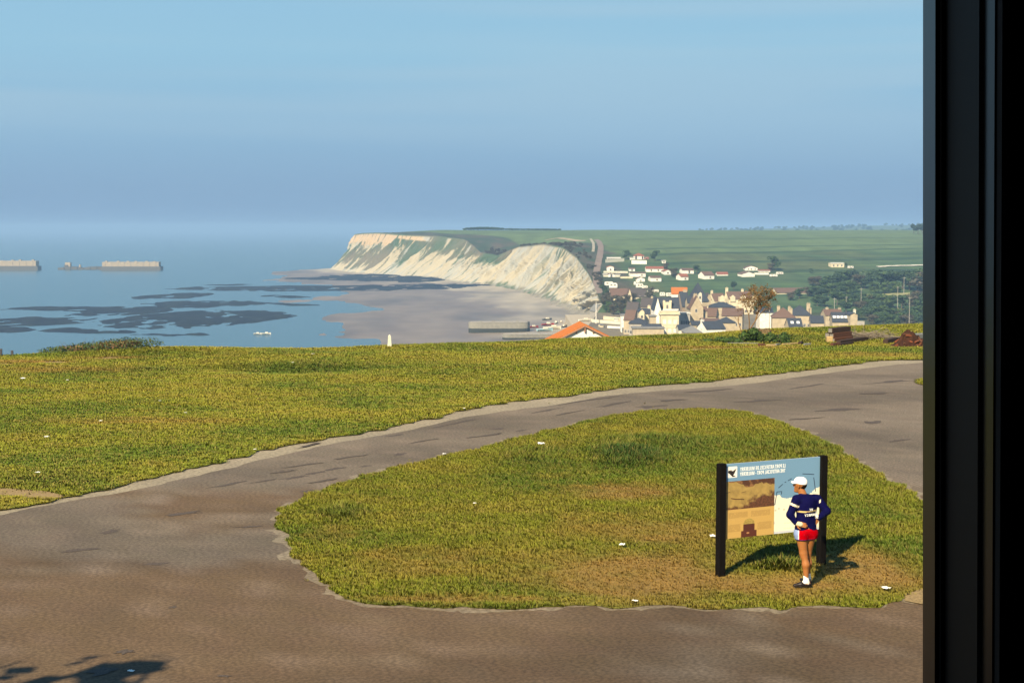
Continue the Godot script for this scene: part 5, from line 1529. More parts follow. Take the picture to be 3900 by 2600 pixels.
func build_sign():
	var a := at_y(2744, 2186, G + 0.06)
	var b := at_y(3128, 2141, G + 0.06)
	var u := Vector3(b.x - a.x, 0, b.z - a.z)
	var w := u.length()
	u /= w
	var th := atan2(-u.z, u.x)
	var o := thing("information_board", "blue and tan information board on two black posts in the grass", "sign", Vector3((a.x + b.x) / 2, G + 0.05, (a.z + b.z) / 2), th)
	var black := mat("blackpost", lin(0.007, 0.006, 0.0055), 0.9)
	(black as StandardMaterial3D).metallic_specular = 0.08
	var hl := at_d(2750, 1765, -a.z).y - (G + 0.05)
	for s in [-1, 1]:
		var m := Mb.new()
		m.cbox(Vector3(s * w / 2 - 0.065, -0.3, -0.06), Vector3(s * w / 2 + 0.065, hl, 0.06), 0.008)
		obj("post", m.mesh(), black, o)
	var y1 := hl - 0.015
	var y0 := at_d(2758, 2054, -a.z).y - (G + 0.05)
	var pn := Mb.new()
	var x0 := -w / 2 + 0.065; var x1 := w / 2 - 0.065
	pn.box(Vector3(x0, y0, -0.018), Vector3(x1, y1, 0.008))
	obj("panel", pn.mesh(), mat("panel", lin(0.35, 0.42, 0.46), 0.5), o)
	var pr := Mb.new()
	pr.quad(Vector3(x0, y0, 0.0105), Vector3(x1, y0, 0.0105), Vector3(x1, y1, 0.0105), Vector3(x0, y1, 0.0105))
	var pm := StandardMaterial3D.new()
	pm.albedo_texture = sign_print()
	pm.roughness = 0.55
	obj("printed_face", pr.mesh(), pm, o)
	var white := mat("letter", lin(0.78, 0.80, 0.76), 0.6)
	var pw := x1 - x0; var ph := y1 - y0
	for q in [["LE PORT ARTIFICIEL DE MULBERRY", 0.082], ["THE ARTIFICIAL PORT - MULBERRY", 0.147]]:
		var tm := mirrored_text(q[0], 0.075)
		var bb := tm.get_aabb()
		var t := obj("lettering", tm, white, o)
		var k: float = 0.475 * pw / bb.size.x
		t.scale = Vector3(k, 0.062 / bb.size.y * 1.0, 1)
		t.position = Vector3(x0 + pw * 0.152 - bb.position.x * k, y1 - ph * q[1] - (bb.position.y + bb.size.y / 2) * 0.062 / bb.size.y, 0.012)

# ---------------------------------------------------------------- the man
# a smooth skin round tapered bones, meshed as surface nets
func skin(m: Mb, bones: Array, cell: float, k: float, colf: Callable, cuts := []):
	var lo := Vector3.ONE * 1e9; var hi := -lo
	for b in bones:
		var r: float = maxf(b[2], b[3]) + k + cell * 2
		lo = lo.min(b[0] - Vector3.ONE * r).min(b[1] - Vector3.ONE * r)
		hi = hi.max(b[0] + Vector3.ONE * r).max(b[1] + Vector3.ONE * r)
	var nx := int((hi.x - lo.x) / cell) + 2; var ny := int((hi.y - lo.y) / cell) + 2; var nn := int((hi.z - lo.z) / cell) + 2
	var f := PackedFloat32Array()
	f.resize(nx * ny * nn)
	f.fill(1.0)
	for b in bones:
		var A: Vector3 = b[0]; var B: Vector3 = b[1]; var ra: float = b[2]; var rb: float = b[3]
		var sq: Vector3 = b[4] if b.size() > 4 else Vector3.ONE       # flattening
		var r := maxf(ra, rb) + k + cell * 2
		var l := ((A.min(B) - Vector3.ONE * r - lo) / cell).floor().max(Vector3.ZERO)
		var h := ((A.max(B) + Vector3.ONE * r - lo) / cell).ceil().min(Vector3(nx - 1, ny - 1, nn - 1))
		var AB := (B - A) * sq
		var L := maxf(AB.length_squared(), 1e-9)
		for z in range(int(l.z), int(h.z) + 1):
			for y in range(int(l.y), int(h.y) + 1):
				var i := (z * ny + y) * nx + int(l.x)
				for x in range(int(l.x), int(h.x) + 1):
					var p := (lo + Vector3(x, y, z) * cell - A) * sq
					var t := clampf(p.dot(AB) / L, 0, 1)
					var d := (p - AB * t).length() - lerpf(ra, rb, t)
					var g := f[i]
					var e := maxf(k - absf(d - g), 0.0) / k
					f[i] = minf(d, g) - e * e * k * 0.25
					i += 1
	for c in cuts:           # keep the side the normal points away from
		for z in nn:
			for y in ny:
				var i := (z * ny + y) * nx
				for x in nx:
					f[i] = maxf(f[i], (lo + Vector3(x, y, z) * cell - c[0]).dot(c[1]))
					i += 1
	var id := PackedInt32Array()
	id.resize(nx * ny * nn)
	id.fill(-1)
	var offs := [0, 1, nx, nx + 1, nx * ny, nx * ny + 1, nx * ny + nx, nx * ny + nx + 1]
	var cor := [Vector3(0, 0, 0), Vector3(1, 0, 0), Vector3(0, 1, 0), Vector3(1, 1, 0), Vector3(0, 0, 1), Vector3(1, 0, 1), Vector3(0, 1, 1), Vector3(1, 1, 1)]
	var edges := [[0, 1], [2, 3], [4, 5], [6, 7], [0, 2], [1, 3], [4, 6], [5, 7], [0, 4], [1, 5], [2, 6], [3, 7]]
	for z in nn - 1:
		for y in ny - 1:
			for x in nx - 1:
				var i := (z * ny + y) * nx + x
				var s := 0
				for q in 8:
					if f[i + offs[q]] < 0: s += 1
				if s == 0 or s == 8: continue
				var p := Vector3.ZERO
				var c := 0
				for e in edges:
					var fa := f[i + offs[e[0]]]; var fb := f[i + offs[e[1]]]
					if (fa < 0) != (fb < 0):
						p += cor[e[0]].lerp(cor[e[1]], fa / (fa - fb)); c += 1
				p /= c
				var gx := f[i + 1] - f[i] + f[i + nx + 1] - f[i + nx] + f[i + nx * ny + 1] - f[i + nx * ny]
				var gy := f[i + nx] - f[i] + f[i + nx + 1] - f[i + 1] + f[i + nx * ny + nx] - f[i + nx * ny]
				var gz := f[i + nx * ny] - f[i] + f[i + nx * ny + 1] - f[i + 1] + f[i + nx * ny + nx] - f[i + nx]
				var w := lo + (Vector3(x, y, z) + p) * cell
				id[i] = m.vert(w, Vector3(gx, gy, gz).normalized(), colf.call(w))
	for z in range(1, nn - 1):
		for y in range(1, ny - 1):
			for x in range(1, nx - 1):
				var i := (z * ny + y) * nx + x
				var here := f[i] < 0
				for ax in [[1, nx, nx * ny], [nx, nx * ny, 1], [nx * ny, 1, nx]]:
					if here != (f[i + ax[0]] < 0):
						var q0 := id[i]; var q1 := id[i - ax[1]]; var q2 := id[i - ax[1] - ax[2]]; var q3 := id[i - ax[2]]
						if q0 < 0 or q1 < 0 or q2 < 0 or q3 < 0: continue
						if here: m.ix.append_array([q0, q2, q1, q0, q3, q2])
						else: m.ix.append_array([q0, q1, q2, q0, q2, q3])

func hand(wrist: Vector3, dir: Vector3, out: Vector3, curl: float) -> Array:
	# palm along dir, fingers spread across "across", bending towards -out
	var across := dir.cross(out).normalized()
	var b := []
	var palm := wrist + dir * 0.085
	for i in 4:
		var o := across * (0.030 - 0.020 * i)
		b.append([wrist + o * 0.6, palm + o, 0.017, 0.014])
		var l: float = [0.040, 0.046, 0.043, 0.034][i]
		var d1 := (dir - out * curl * 0.35).normalized(); var d2 := (dir - out * curl * 0.9).normalized(); var d3 := (dir - out * curl * 1.5).normalized()
		var p1 := palm + o + d1 * l; var p2_ := p1 + d2 * l * 0.65; var p3 := p2_ + d3 * l * 0.5
		b.append([palm + o, p1, 0.0095, 0.0085]); b.append([p1, p2_, 0.0085, 0.008]); b.append([p2_, p3, 0.008, 0.0065])
	var t0 := wrist + dir * 0.025 + across * 0.026
	var t1 := t0 + (dir * 0.6 + across * 0.8).normalized() * 0.045
	var t2 := t1 + (dir * 0.9 + across * 0.3 - out * 0.2).normalized() * 0.034
	b.append([t0, t1, 0.014, 0.011]); b.append([t1, t2, 0.011, 0.008])
	return b

func build_man():
	var fp := at_y(3066, 2232, G + 0.055)
	var turn := -atan2(fp.x, -fp.z)
	var o := thing("person", "man in a blue jersey, red shorts and white cap, hands on hips, reading the board", "person", Vector3(fp.x, G + 0.057, fp.z), turn)
	# joints; x to the viewer's right, z towards the viewer
	var neck := Vector3(-0.045, 1.47, -0.02); var head := Vector3(-0.095, 1.615, -0.03)
	var ls := Vector3(-0.150, 1.405, 0.055); var rs := Vector3(0.165, 1.405, -0.085)
	var le := Vector3(-0.245, 1.165, 0.115); var re := Vector3(0.325, 1.215, -0.04)
	var lw := Vector3(-0.150, 1.035, 0.130); var rw := Vector3(0.190, 1.095, -0.02)
	var pel := Vector3(-0.005, 0.90, 0.0); var waist := Vector3(0.005, 1.06, -0.005); var chest := Vector3(0.005, 1.28, -0.02)
	var lh := Vector3(-0.070, 0.86, 0.03); var lk := Vector3(-0.022, 0.485, 0.015); var la := Vector3(0.022, 0.095, 0.03)
	var rh := Vector3(0.080, 0.86, -0.04); var rk := Vector3(0.030, 0.47, -0.13); var ra := Vector3(0.048, 0.095, -0.16)
	var f := Vector3(-0.93, 0, -0.36).normalized()          # where the face points
	var side := f.cross(Vector3.UP)
	var body := []
	body.append_array([[neck + Vector3(0, -0.05, 0), head + Vector3(0.01, -0.07, 0), 0.062, 0.055], [chest + Vector3(0.02, 0.06, 0), chest - Vector3(0.02, 0.12, 0), 0.12, 0.12], [waist, pel, 0.105, 0.125]])
	body.append_array([[ls, le, 0.05, 0.04], [le, lw, 0.04, 0.028], [rs, re, 0.05, 0.04], [re, rw, 0.04, 0.028]])
	body.append_array([[lh, lk.lerp(lh, 0.12), 0.098, 0.060], [lk.lerp(lh, 0.12), lk, 0.060, 0.053], [lk + Vector3(0.012, -0.02, 0.012), lk.lerp(la, 0.33) + Vector3(0.022, 0, 0.018), 0.050, 0.058], [lk.lerp(la, 0.33) + Vector3(0.016, 0, 0.012), la, 0.057, 0.034]])
	body.append_array([[rh, rk.lerp(rh, 0.12), 0.098, 0.060], [rk.lerp(rh, 0.12), rk, 0.060, 0.053], [rk + Vector3(0.012, -0.02, 0.012), rk.lerp(ra, 0.33) + Vector3(0.02, 0, 0.02), 0.050, 0.058], [rk.lerp(ra, 0.33), ra, 0.057, 0.034]])
	var lf := Vector3(-0.90, 0, 0.25).normalized(); var rf := Vector3(-0.55, 0, -0.83).normalized()
	for q in [[la, lf], [ra, rf]]:
		body.append([q[0], q[0] - q[1] * 0.035 + Vector3(0, -0.045, 0), 0.036, 0.036])
		body.append([q[0] + Vector3(0, -0.045, 0), q[0] + q[1] * 0.16 + Vector3(0, -0.062, 0), 0.036, 0.026])
	var tan := Color(0.30, 0.12, 0.037)
	var m := Mb.new()
	skin(m, body, 0.0135, 0.035, func(_p): return tan)
	# head with brow, nose, lips, chin, ears
	var hd := []
	hd.append([head + Vector3(0, 0.03, 0) - f * 0.018, head + Vector3(0, 0.03, 0) + f * 0.02, 0.082, 0.078])
	hd.append([head + f * 0.03 + Vector3(0, 0.0, 0), head + f * 0.055 + Vector3(0, -0.085, 0), 0.068, 0.038])
	hd.append([head + f * 0.092 + Vector3(0, 0.022, 0), head + f * 0.112 + Vector3(0, -0.012, 0), 0.012, 0.015])
	hd.append([head + f * 0.082 + side * 0.03 + Vector3(0, 0.035, 0), head + f * 0.082 - side * 0.03 + Vector3(0, 0.035, 0), 0.015, 0.015])
	hd.append([head + f * 0.090 + side * 0.016 + Vector3(0, -0.052, 0), head + f * 0.090 - side * 0.016 + Vector3(0, -0.052, 0), 0.009, 0.009])
	hd.append([head + f * 0.082 + Vector3(0, -0.092, 0), head + f * 0.085 + Vector3(0, -0.095, 0), 0.020, 0.020])
	hd.append([neck + Vector3(0, 0.0, 0), head + Vector3(0.0, -0.04, 0), 0.056, 0.056])
	for s in [-1, 1]:
		hd.append([head + side * s * 0.083 + Vector3(0, 0.025, 0) - f * 0.012, head + side * s * 0.080 + Vector3(0, -0.022, 0) - f * 0.004, 0.017, 0.012])
	var eye_l := head + f * 0.088 + side * 0.031 + Vector3(0, 0.015, 0); var eye_r := head + f * 0.088 - side * 0.031 + Vector3(0, 0.015, 0)
	var mouth := head + f * 0.098 + Vector3(0, -0.052, 0)
	skin(m, hd, 0.006, 0.016, func(p: Vector3):
		if p.distance_to(eye_l) < 0.013 or p.distance_to(eye_r) < 0.013: return Color(0.05, 0.03, 0.02)
		if absf(p.y - mouth.y) < 0.007 and p.distance_to(mouth) < 0.024: return Color(0.34, 0.09, 0.06)
		return tan)
	# hands, each with five fingers, closed on the hips
	var lhand := hand(lw, Vector3(0.86, -0.12, 0.25).normalized(), Vector3(0.1, 0.2, 1).normalized(), 0.35)
	var rhand := hand(rw, Vector3(-0.55, -0.62, 0.45).normalized(), Vector3(0.5, 0.1, 0.85).normalized(), 0.5)
	skin(m, lhand, 0.0045, 0.006, func(_p): return tan)
	skin(m, rhand, 0.0045, 0.006, func(_p): return tan)
	var skin_m := mat("skin", Color.WHITE, 0.55, "", 1.0, true)
	skin_m.subsurf_scatter_enabled = true
	skin_m.subsurf_scatter_strength = 0.1
	obj("body", m.mesh(), skin_m, o)

	var cloth := mat("cloth", Color.WHITE, 0.85, "", 1.0, true)
	cloth.metallic_specular = 0.1
	# jersey
	var blue := Color(0.007, 0.006, 0.043); var gold := Color(0.55, 0.40, 0.16); var creamy := Color(0.72, 0.62, 0.45)
	var jb := []
	var across := (rs - ls).normalized()
	jb.append_array([[ls.lerp(rs, 0.16) + Vector3(0, -0.01, 0), ls.lerp(rs, 0.84) + Vector3(0, -0.01, 0), 0.078, 0.078], [chest + Vector3(0, 0.05, 0), waist + Vector3(0, 0.05, 0), 0.142, 0.126], [chest - across * 0.075, waist - across * 0.06, 0.10, 0.09], [chest + across * 0.075, waist + across * 0.06, 0.10, 0.09],
		[waist - across * 0.05, pel - across * 0.055 + Vector3(0, -0.02, 0), 0.115, 0.125], [waist + across * 0.05, pel + across * 0.055 + Vector3(0, -0.02, 0), 0.115, 0.125], [neck + Vector3(0, -0.06, 0), neck + Vector3(-0.004, 0.012, 0), 0.085, 0.066]])
	jb.append_array([[ls, le, 0.074, 0.058], [le, lw.lerp(le, 0.08), 0.058, 0.043], [rs, re, 0.074, 0.058], [re, rw.lerp(re, 0.08), 0.058, 0.043]])
	var jm := Mb.new()
	var back := across.cross(Vector3.UP)
	if back.z < 0: back = -back
	skin(jm, jb, 0.0115, 0.03, func(p: Vector3):
		# stripes knitted into the wool: one across the back, one round each upper arm, white side panels
		var onarm_l := near3(p, ls, le) < 0.082 and near3(p, ls, le) < near3(p, chest, waist) - 0.02 and p.x < -0.10
		var onarm_r := near3(p, rs, re) < 0.082 and p.x > 0.20
		if onarm_l:
			var t := (p - ls).dot(le - ls) / (le - ls).length_squared()
			if t > 0.33 and t < 0.45: return creamy
			return blue
		if onarm_r:
			var t := (p - rs).dot(re - rs) / (re - rs).length_squared()
			if t > 0.20 and t < 0.33 and p.x < 0.225: return creamy
			return blue
		var h := p.y - 0.06 * (p.x - 0.0)
		if p.z > -0.06 and h > 1.213 and h < 1.232 and p.x > -0.14 and p.x < 0.165: return gold
		if p.x > 0.145 and p.x < 0.19 and p.y > 1.10 and p.y < 1.215 and p.z > -0.12: return Color(0.75, 0.72, 0.62)
		return blue, [[Vector3(0, 0.915, 0), Vector3(0.0, -1, 0)], [neck + Vector3(0, 0.022, 0), Vector3(0.12, 1, 0).normalized()]])
	var jer := obj("jersey", jm.mesh(), cloth, o)
	# club letters on the back, reading backwards
	var white := mat("letter", Color.WHITE)
	for q in [["VC", 0.050, 1.262, 0.080], ["ANNECY", 0.052, 1.178, 0.085]]:
		var tm := mirrored_text(q[0], q[1])
		var bb := tm.get_aabb()
		var holder := obj("lettering", tm, white, jer)
		var at := Vector3(q[3] - (0.0 if q[0] == "VC" else 0.01), q[2], 0.0)
		# find the cloth under the letters
		var zmax := -1.0
		for vv in jm.v:
			if absf(vv.x - at.x) < 0.05 and absf(vv.y - at.y) < 0.03: zmax = maxf(zmax, vv.z)
		holder.transform = Transform3D(Basis(Vector3.UP, 0.42) * Basis(Vector3.BACK, 0.06), Vector3(at.x, at.y - (bb.position.y + bb.size.y / 2), zmax + 0.006))
	# shorts
	var sb := [[pel - across * 0.04, pel + across * 0.04, 0.128, 0.128], [lh + Vector3(0, -0.01, 0), lh.lerp(lk, 0.26), 0.118, 0.108], [rh + Vector3(0, -0.01, 0), rh.lerp(rk, 0.26), 0.118, 0.108]]
	var shm := Mb.new()
	skin(shm, sb, 0.0115, 0.03, func(p: Vector3):
		if p.y < 0.772: return Color(0.02, 0.02, 0.12)
		if p.x < -0.115: return Color(0.20, 0.27, 0.46)
		if p.x < -0.102: return Color(0.75, 0.72, 0.70)
		return Color(0.36, 0.003, 0.004), [[Vector3(0, 0.757, 0), Vector3(0.03, -1, 0)], [Vector3(0, 0.95, 0), Vector3(0, 1, 0)]])
	obj("shorts", shm.mesh(), cloth, o)
	# socks and shoes
	var so := Mb.new(); var sh := Mb.new()
	for q in [[la, lf, lk], [ra, rf, rk]]:
		skin(so, [[q[0] + (q[2] - q[0]).normalized() * 0.075, q[0], 0.043, 0.042], [q[0], q[0] - q[1] * 0.02 + Vector3(0, -0.04, 0), 0.043, 0.042], [q[0] + Vector3(0, -0.02, 0), q[0] + q[1] * 0.06 + Vector3(0, -0.05, 0), 0.04, 0.034]], 0.008, 0.02, func(_p): return Color(0.78, 0.74, 0.66), [[q[0] + (q[2] - q[0]).normalized() * 0.085, (q[2] - q[0]).normalized()]])
		skin(sh, [[q[0] - q[1] * 0.045 + Vector3(0, -0.055, 0), q[0] + q[1] * 0.08 + Vector3(0, -0.058, 0), 0.041, 0.042], [q[0] + q[1] * 0.08 + Vector3(0, -0.058, 0), q[0] + q[1] * 0.185 + Vector3(0, -0.072, 0), 0.042, 0.028]], 0.008, 0.02, func(p: Vector3): return Color(0.15, 0.15, 0.16) if p.y < 0.012 else Color(0.012, 0.010, 0.011), [[Vector3(0, -0.001, 0), Vector3(0, -1, 0)], [q[0] + Vector3(0, -0.028, 0) , (Vector3(0, 1, 0) - q[1] * 0.22).normalized()]])
	obj("socks", so.mesh(), cloth, o)
	obj("shoes", sh.mesh(), mat("shoe", Color.WHITE, 0.45, "", 1.0, true), o)
	# mitt on the near hand
	var mi := Mb.new()
	var mdir := Vector3(0.86, -0.12, 0.25).normalized()
	skin(mi, [[lw - mdir * 0.01, lw + mdir * 0.075, 0.034, 0.040]], 0.006, 0.01, func(_p): return Color(0.55, 0.48, 0.32))
	obj("mitten", mi.mesh(), cloth, o)
	# hair below the cap
	var hr := Mb.new()
	skin(hr, [[head + Vector3(0, 0.03, 0) - f * 0.03, head + Vector3(0, 0.012, 0) - f * 0.036, 0.083, 0.070]], 0.007, 0.01, func(_p): return Color(0.018, 0.010, 0.007), [[head + f * 0.012, f], [head + Vector3(0, -0.055, 0), Vector3(0, -1, 0)]])
	obj("hair", hr.mesh(), cloth, o)
	# cap with a turned-up peak
	var cp := Mb.new()
	skin(cp, [[head + Vector3(0, 0.045, 0) - f * 0.022, head + Vector3(0, 0.048, 0) + f * 0.018, 0.094, 0.088]], 0.007, 0.01, func(_p): return Color(0.80, 0.79, 0.74), [[head + Vector3(0, 0.032, 0), (Vector3(0, -1, 0) - f * -0.10).normalized()]])
	var pk := []
	for i in 13:
		var a := -1.15 + 2.3 * i / 12.0
		var d := f * cos(a) + side * sin(a)
		pk.append([head + Vector3(0, 0.043, 0) + d * 0.090, head + Vector3(0, 0.040 + 0.012 * cos(a), 0) + d * (0.092 + 0.058 * pow(maxf(cos(a), 0.0), 0.7))])
	cp.col = Color(0.80, 0.79, 0.74)
	for i in 12:
		slab(cp, pk[i][0], pk[i][1], pk[i + 1][1], pk[i + 1][0], 0.006)
	obj("cap", cp.mesh(), cloth, o)

func near3(p: Vector3, a: Vector3, b: Vector3) -> float:
	return p.distance_to(Geometry3D.get_closest_point_to_segment(p, a, b))

# ---------------------------------------------------------------- small things on the green
func build_small():
	# the white gable with the orange roof just below the crest
	var d := 200.0
	var ap := at_d(2222, 1238, d); var el := at_d(2100, 1294, d); var er := at_d(2318, 1285, d)
	var w := 9.2
	var slope := 0.50
	var hr := w / 2 * slope
	var base := ap.y - hr - 3.2
	var hs := thing("orange_roofed_house", "white gable end under an orange tiled roof just below the crest", "house", Vector3(ap.x, base, -d - 3.0), deg_to_rad(4.0))
	obj("wall", wall_shape(w, 6, 3.2, hr, "front"), mat("gablewhite", lin(0.82, 0.80, 0.72), 0.9, "stain", 0.3), hs)
	obj("roof", roof_shape(w, 6, 3.2, hr, "front", 0.7), roof_mat("orange"), hs)
	for s in [-1, 1]:
		var bg := Mb.new()
		slab(bg, Vector3(0, 3.2 + hr + 0.02, 3.36), Vector3(0, 3.2 + hr + 0.02, 3.44), Vector3(s * (w / 2 + 0.7), 3.2 - 0.7 * slope + 0.02, 3.44), Vector3(s * (w / 2 + 0.7), 3.2 - 0.7 * slope + 0.02, 3.36), 0.22)
		obj("bargeboard", bg.mesh(), mat("barge", lin(0.30, 0.16, 0.10), 0.8), hs)
		for k in 2:
			var br := Mb.new()
			br.tube(Vector3(s * (1.2 + 2.6 * k), 3.2 + hr - (1.2 + 2.6 * k) * slope - 0.6, 3.0), Vector3(s * (1.2 + 2.6 * k), 3.2 + hr - (1.2 + 2.6 * k) * slope - 0.15, 3.34), 0.07, 0.07, 6)
			obj("bracket", br.mesh(), mat("barge", Color.WHITE), hs)
	var kp := Mb.new()
	kp.box(Vector3(-0.08, 3.2 + hr - 1.0, 3.0), Vector3(0.08, 3.2 + hr - 0.2, 3.33))
	obj("king_post", kp.mesh(), mat("barge", Color.WHITE), hs)

	# boundary stone
	var op := at_y(1483, 1311, G + 0.05)
	var st := thing("boundary_stone", "small pale obelisk-shaped stone at the seaward edge of the green", "stone", Vector3(op.x, green_h(op.x, op.z), op.z), 0.15)
	var m := Mb.new()
	var sc: float = -op.z / F
	var hh := 46.0 * sc + 0.05; var b := 9.0 * sc; var t := 4.5 * sc
	for i in 4:
		var a0 := TAU * i / 4 + PI / 4; var a1 := TAU * (i + 1) / 4 + PI / 4
		var p0 := Vector3(cos(a0), 0, sin(a0)); var p1 := Vector3(cos(a1), 0, sin(a1))
		m.quad(p1 * b * 1.4 + Vector3(0, -0.1, 0), p0 * b * 1.4 + Vector3(0, -0.1, 0), p0 * t * 1.4 + Vector3(0, hh * 0.9, 0), p1 * t * 1.4 + Vector3(0, hh * 0.9, 0))
		m.tri(p1 * t * 1.4 + Vector3(0, hh * 0.9, 0), p0 * t * 1.4 + Vector3(0, hh * 0.9, 0), Vector3(0, hh, 0))
	obj("shaft", m.mesh(), mat("stonewhite", lin(0.60, 0.60, 0.48), 0.9, "stain", 2.0), st)
	m = Mb.new()
	m.cbox(Vector3(-b * 1.5, -0.1, -b * 1.5), Vector3(b * 1.5, 0.05, b * 1.5), 0.01)
	obj("plinth", m.mesh(), mat("stonewhite", Color.WHITE), st)

	# fence posts at the cliff edge
	for q in [[2, 1342, 1316, "weathered fence post at the cliff edge, cut by the view's border"], [44, 1340, 1322, "weathered fence post at the cliff edge beside the bramble mound"]]:
		var p := at_y(q[0], q[1], G)
		var o := thing("fence_post", q[3], "post", Vector3(p.x, green_h(p.x, p.z), p.z), 0.2, "fence posts at the cliff edge")
		m = Mb.new()
		var h: float = (q[1] - q[2]) * -p.z / F + 0.05
		m.cbox(Vector3(-0.055, -0.3, -0.055), Vector3(0.055, h, 0.055), 0.015)
		obj("stake", m.mesh(), mat("grey_wood", lin(0.07, 0.075, 0.09), 0.95, "stain", 2.0), o)
		m = Mb.new()
		for k in 2: m.tube(Vector3(-0.06, h * (0.5 + 0.35 * k), 0.058), Vector3(0.06, h * (0.5 + 0.35 * k), 0.058), 0.006, 0.006, 5)
		obj("wire_staple", m.mesh(), pole_mat(), o)

	# timber: S-coordinates in the close view of the crest (2900..3540, 1230..1400)
	var zt := func(x: float, y: float) -> Vector2: return Vector2(2900 + 0.2721 * x, 1230 + 0.2721 * y)
	var darkwood := mat("charwood", lin(0.045, 0.026, 0.018), 0.8, "stain", 1.5)
	var redwood := mat("redwood", lin(0.10, 0.042, 0.022), 0.85, "stain", 1.5)
	var palewood := mat("palewood", lin(0.42, 0.30, 0.14), 0.85, "stain", 1.5)
	# the stack of square baulks
	var q0: Vector2 = zt.call(1000, 238); var q1: Vector2 = zt.call(1260, 215)
	var A := at_y(q0.x, q0.y, G); var B := at_y(q1.x, q1.y, G)
	A.y = green_h(A.x, A.z); B.y = green_h(B.x, B.z)
	var ln := A.distance_to(B)
	var dir := (B - A).normalized()
	var basis0 := Basis(dir, Vector3.UP, dir.cross(Vector3.UP))
	var lvl := 0
	for q in [[0.0, 0.0, redwood, "dark red squared baulk at the bottom of the timber stack"], [0.0, 0.30, redwood, "dark red squared baulk lying behind in the stack's bottom layer"], [0.02, 0.10, redwood, "squared baulk in the middle of the timber stack"], [0.0, 0.34, darkwood, "squared baulk behind the middle of the timber stack"], [-0.03, 0.12, darkwood, "near-black squared baulk on top of the timber stack"]]:
		var layer: int = [0, 0, 1, 1, 2][lvl]
		var o := thing("timber_baulk", q[3], "timber", A + dir * ln * (0.5 + q[0]) + basis0.z * -q[1] + Vector3(0, 0.015 + 0.255 * layer, 0), 0, "baulks in the timber stack")
		o.basis = basis0
		m = Mb.new()
		m.cbox(Vector3(-ln * 0.5, 0, -0.135), Vector3(ln * 0.5, 0.25, 0.135), 0.02)
		obj("beam", m.mesh(), q[2], o)
		for s in [-1, 1]:
			m = Mb.new()
			m.box(Vector3(s * ln * 0.5 - 0.004, 0.03, -0.11), Vector3(s * ln * 0.5 + 0.004, 0.22, 0.11))
			obj("sawn_end", m.mesh(), mat("sawn", lin(0.20, 0.19, 0.17), 0.9, "stain", 3.0), o)
		lvl += 1
	# loose timbers: [x0, y0, x1, y1, thickness, material, label]
	for q in [[915, 235, 1000, 235, 0.30, palewood, "short pale squared block at the end of the timber stack"], [985, 298, 1085, 290, 0.16, redwood, "short red-brown log in front of the timber stack"], [1080, 268, 1470, 218, 0.20, darkwood, "long dark beam lying in front of the timber stack"], [1100, 290, 1280, 262, 0.12, darkwood, "thin dark plank beside the red-brown log"], [295, 282, 560, 262, 0.09, palewood, "pale sunlit plank with a dark end near the green bush"], [540, 272, 565, 262, 0.14, darkwood, "charred stub at the end of the pale plank"], [70, 303, 200, 298, 0.10, palewood, "thin straw-coloured plank beside the green bush"], [-40, 305, 50, 302, 0.14, redwood, "short rust-coloured plank beside the green bush"], [600, 285, 690, 280, 0.10, mat("greywood2", lin(0.19, 0.195, 0.19), 0.85, "stain", 1.0), "weathered grey board half sunk in the grass"], [200, 292, 262, 280, 0.1, mat("greywood2", Color.WHITE), "grey stump of board touching the pale plank"],
		[-470, 265, -40, 265, 0.07, mat("greywood2", Color.WHITE), "long pale pole lying before the thorn tree"], [1740, 262, 1900, 235, 0.22, darkwood, "black beam sticking out of the rust-brown heap"], [2100, 210, 2420, 185, 0.3, mat("greywood2", Color.WHITE), "bluish grey beam behind the rust-brown heap"], [2120, 255, 2420, 235, 0.18, darkwood, "dark plank behind the rust-brown heap"]]:
		var a2: Vector2 = zt.call(q[0], q[1]); var b2: Vector2 = zt.call(q[2], q[3])
		var a := at_y(a2.x, a2.y, G); var c := at_y(b2.x, b2.y, G)
		a.y = green_h(a.x, a.z) + 0.05; c.y = green_h(c.x, c.z) + 0.05
		var l := a.distance_to(c)
		var dd := (c - a).normalized()
		var o := thing("timber", q[6], "timber", a.lerp(c, 0.5), 0.0, "loose timbers on the green")
		o.basis = Basis(dd, Vector3.UP, dd.cross(Vector3.UP)).orthonormalized()
		m = Mb.new()
		m.cbox(Vector3(-l / 2, -0.02, -q[4] * 0.6), Vector3(l / 2, q[4], q[4] * 0.6), q[4] * 0.12)
		obj("beam", m.mesh(), q[5], o)
	# brushwood
	var r := RandomNumberGenerator.new()
	r.seed = 3
	var bp2: Vector2 = zt.call(1530, 195)
	var bp := at_y(bp2.x, bp2.y, G)
	var bw := thing("brushwood_heap", "grey heap of cut brushwood beside the timber stack", "brushwood", Vector3(bp.x, green_h(bp.x, bp.z) + 0.05, bp.z))
	for k in 3:
		m = Mb.new()
		for i in 60:
			var c := Vector3(r.randfn() * 0.7, 0.08 + 0.16 * r.randf(), r.randfn() * 0.4)
			var v := Vector3(r.randfn(), 0.25 * r.randfn(), r.randfn()).normalized() * (0.4 + 0.4 * r.randf())
			m.tube(c - v, c + v, 0.014, 0.006, 4, false)
		obj("branches", m.mesh(), mat("brush%d" % k, lin(0.16 + 0.03 * k, 0.13 + 0.03 * k, 0.10 + 0.02 * k), 0.95), bw)
	# rusty heap
	var hp2: Vector2 = zt.call(2040, 305)
	var hp := at_y(hp2.x, hp2.y, G)
	var ru := thing("rubble_heap", "heap of rust-brown earth and broken wood at the window's edge", "heap", Vector3(hp.x, green_h(hp.x, hp.z), hp.z))
	m = Mb.new()
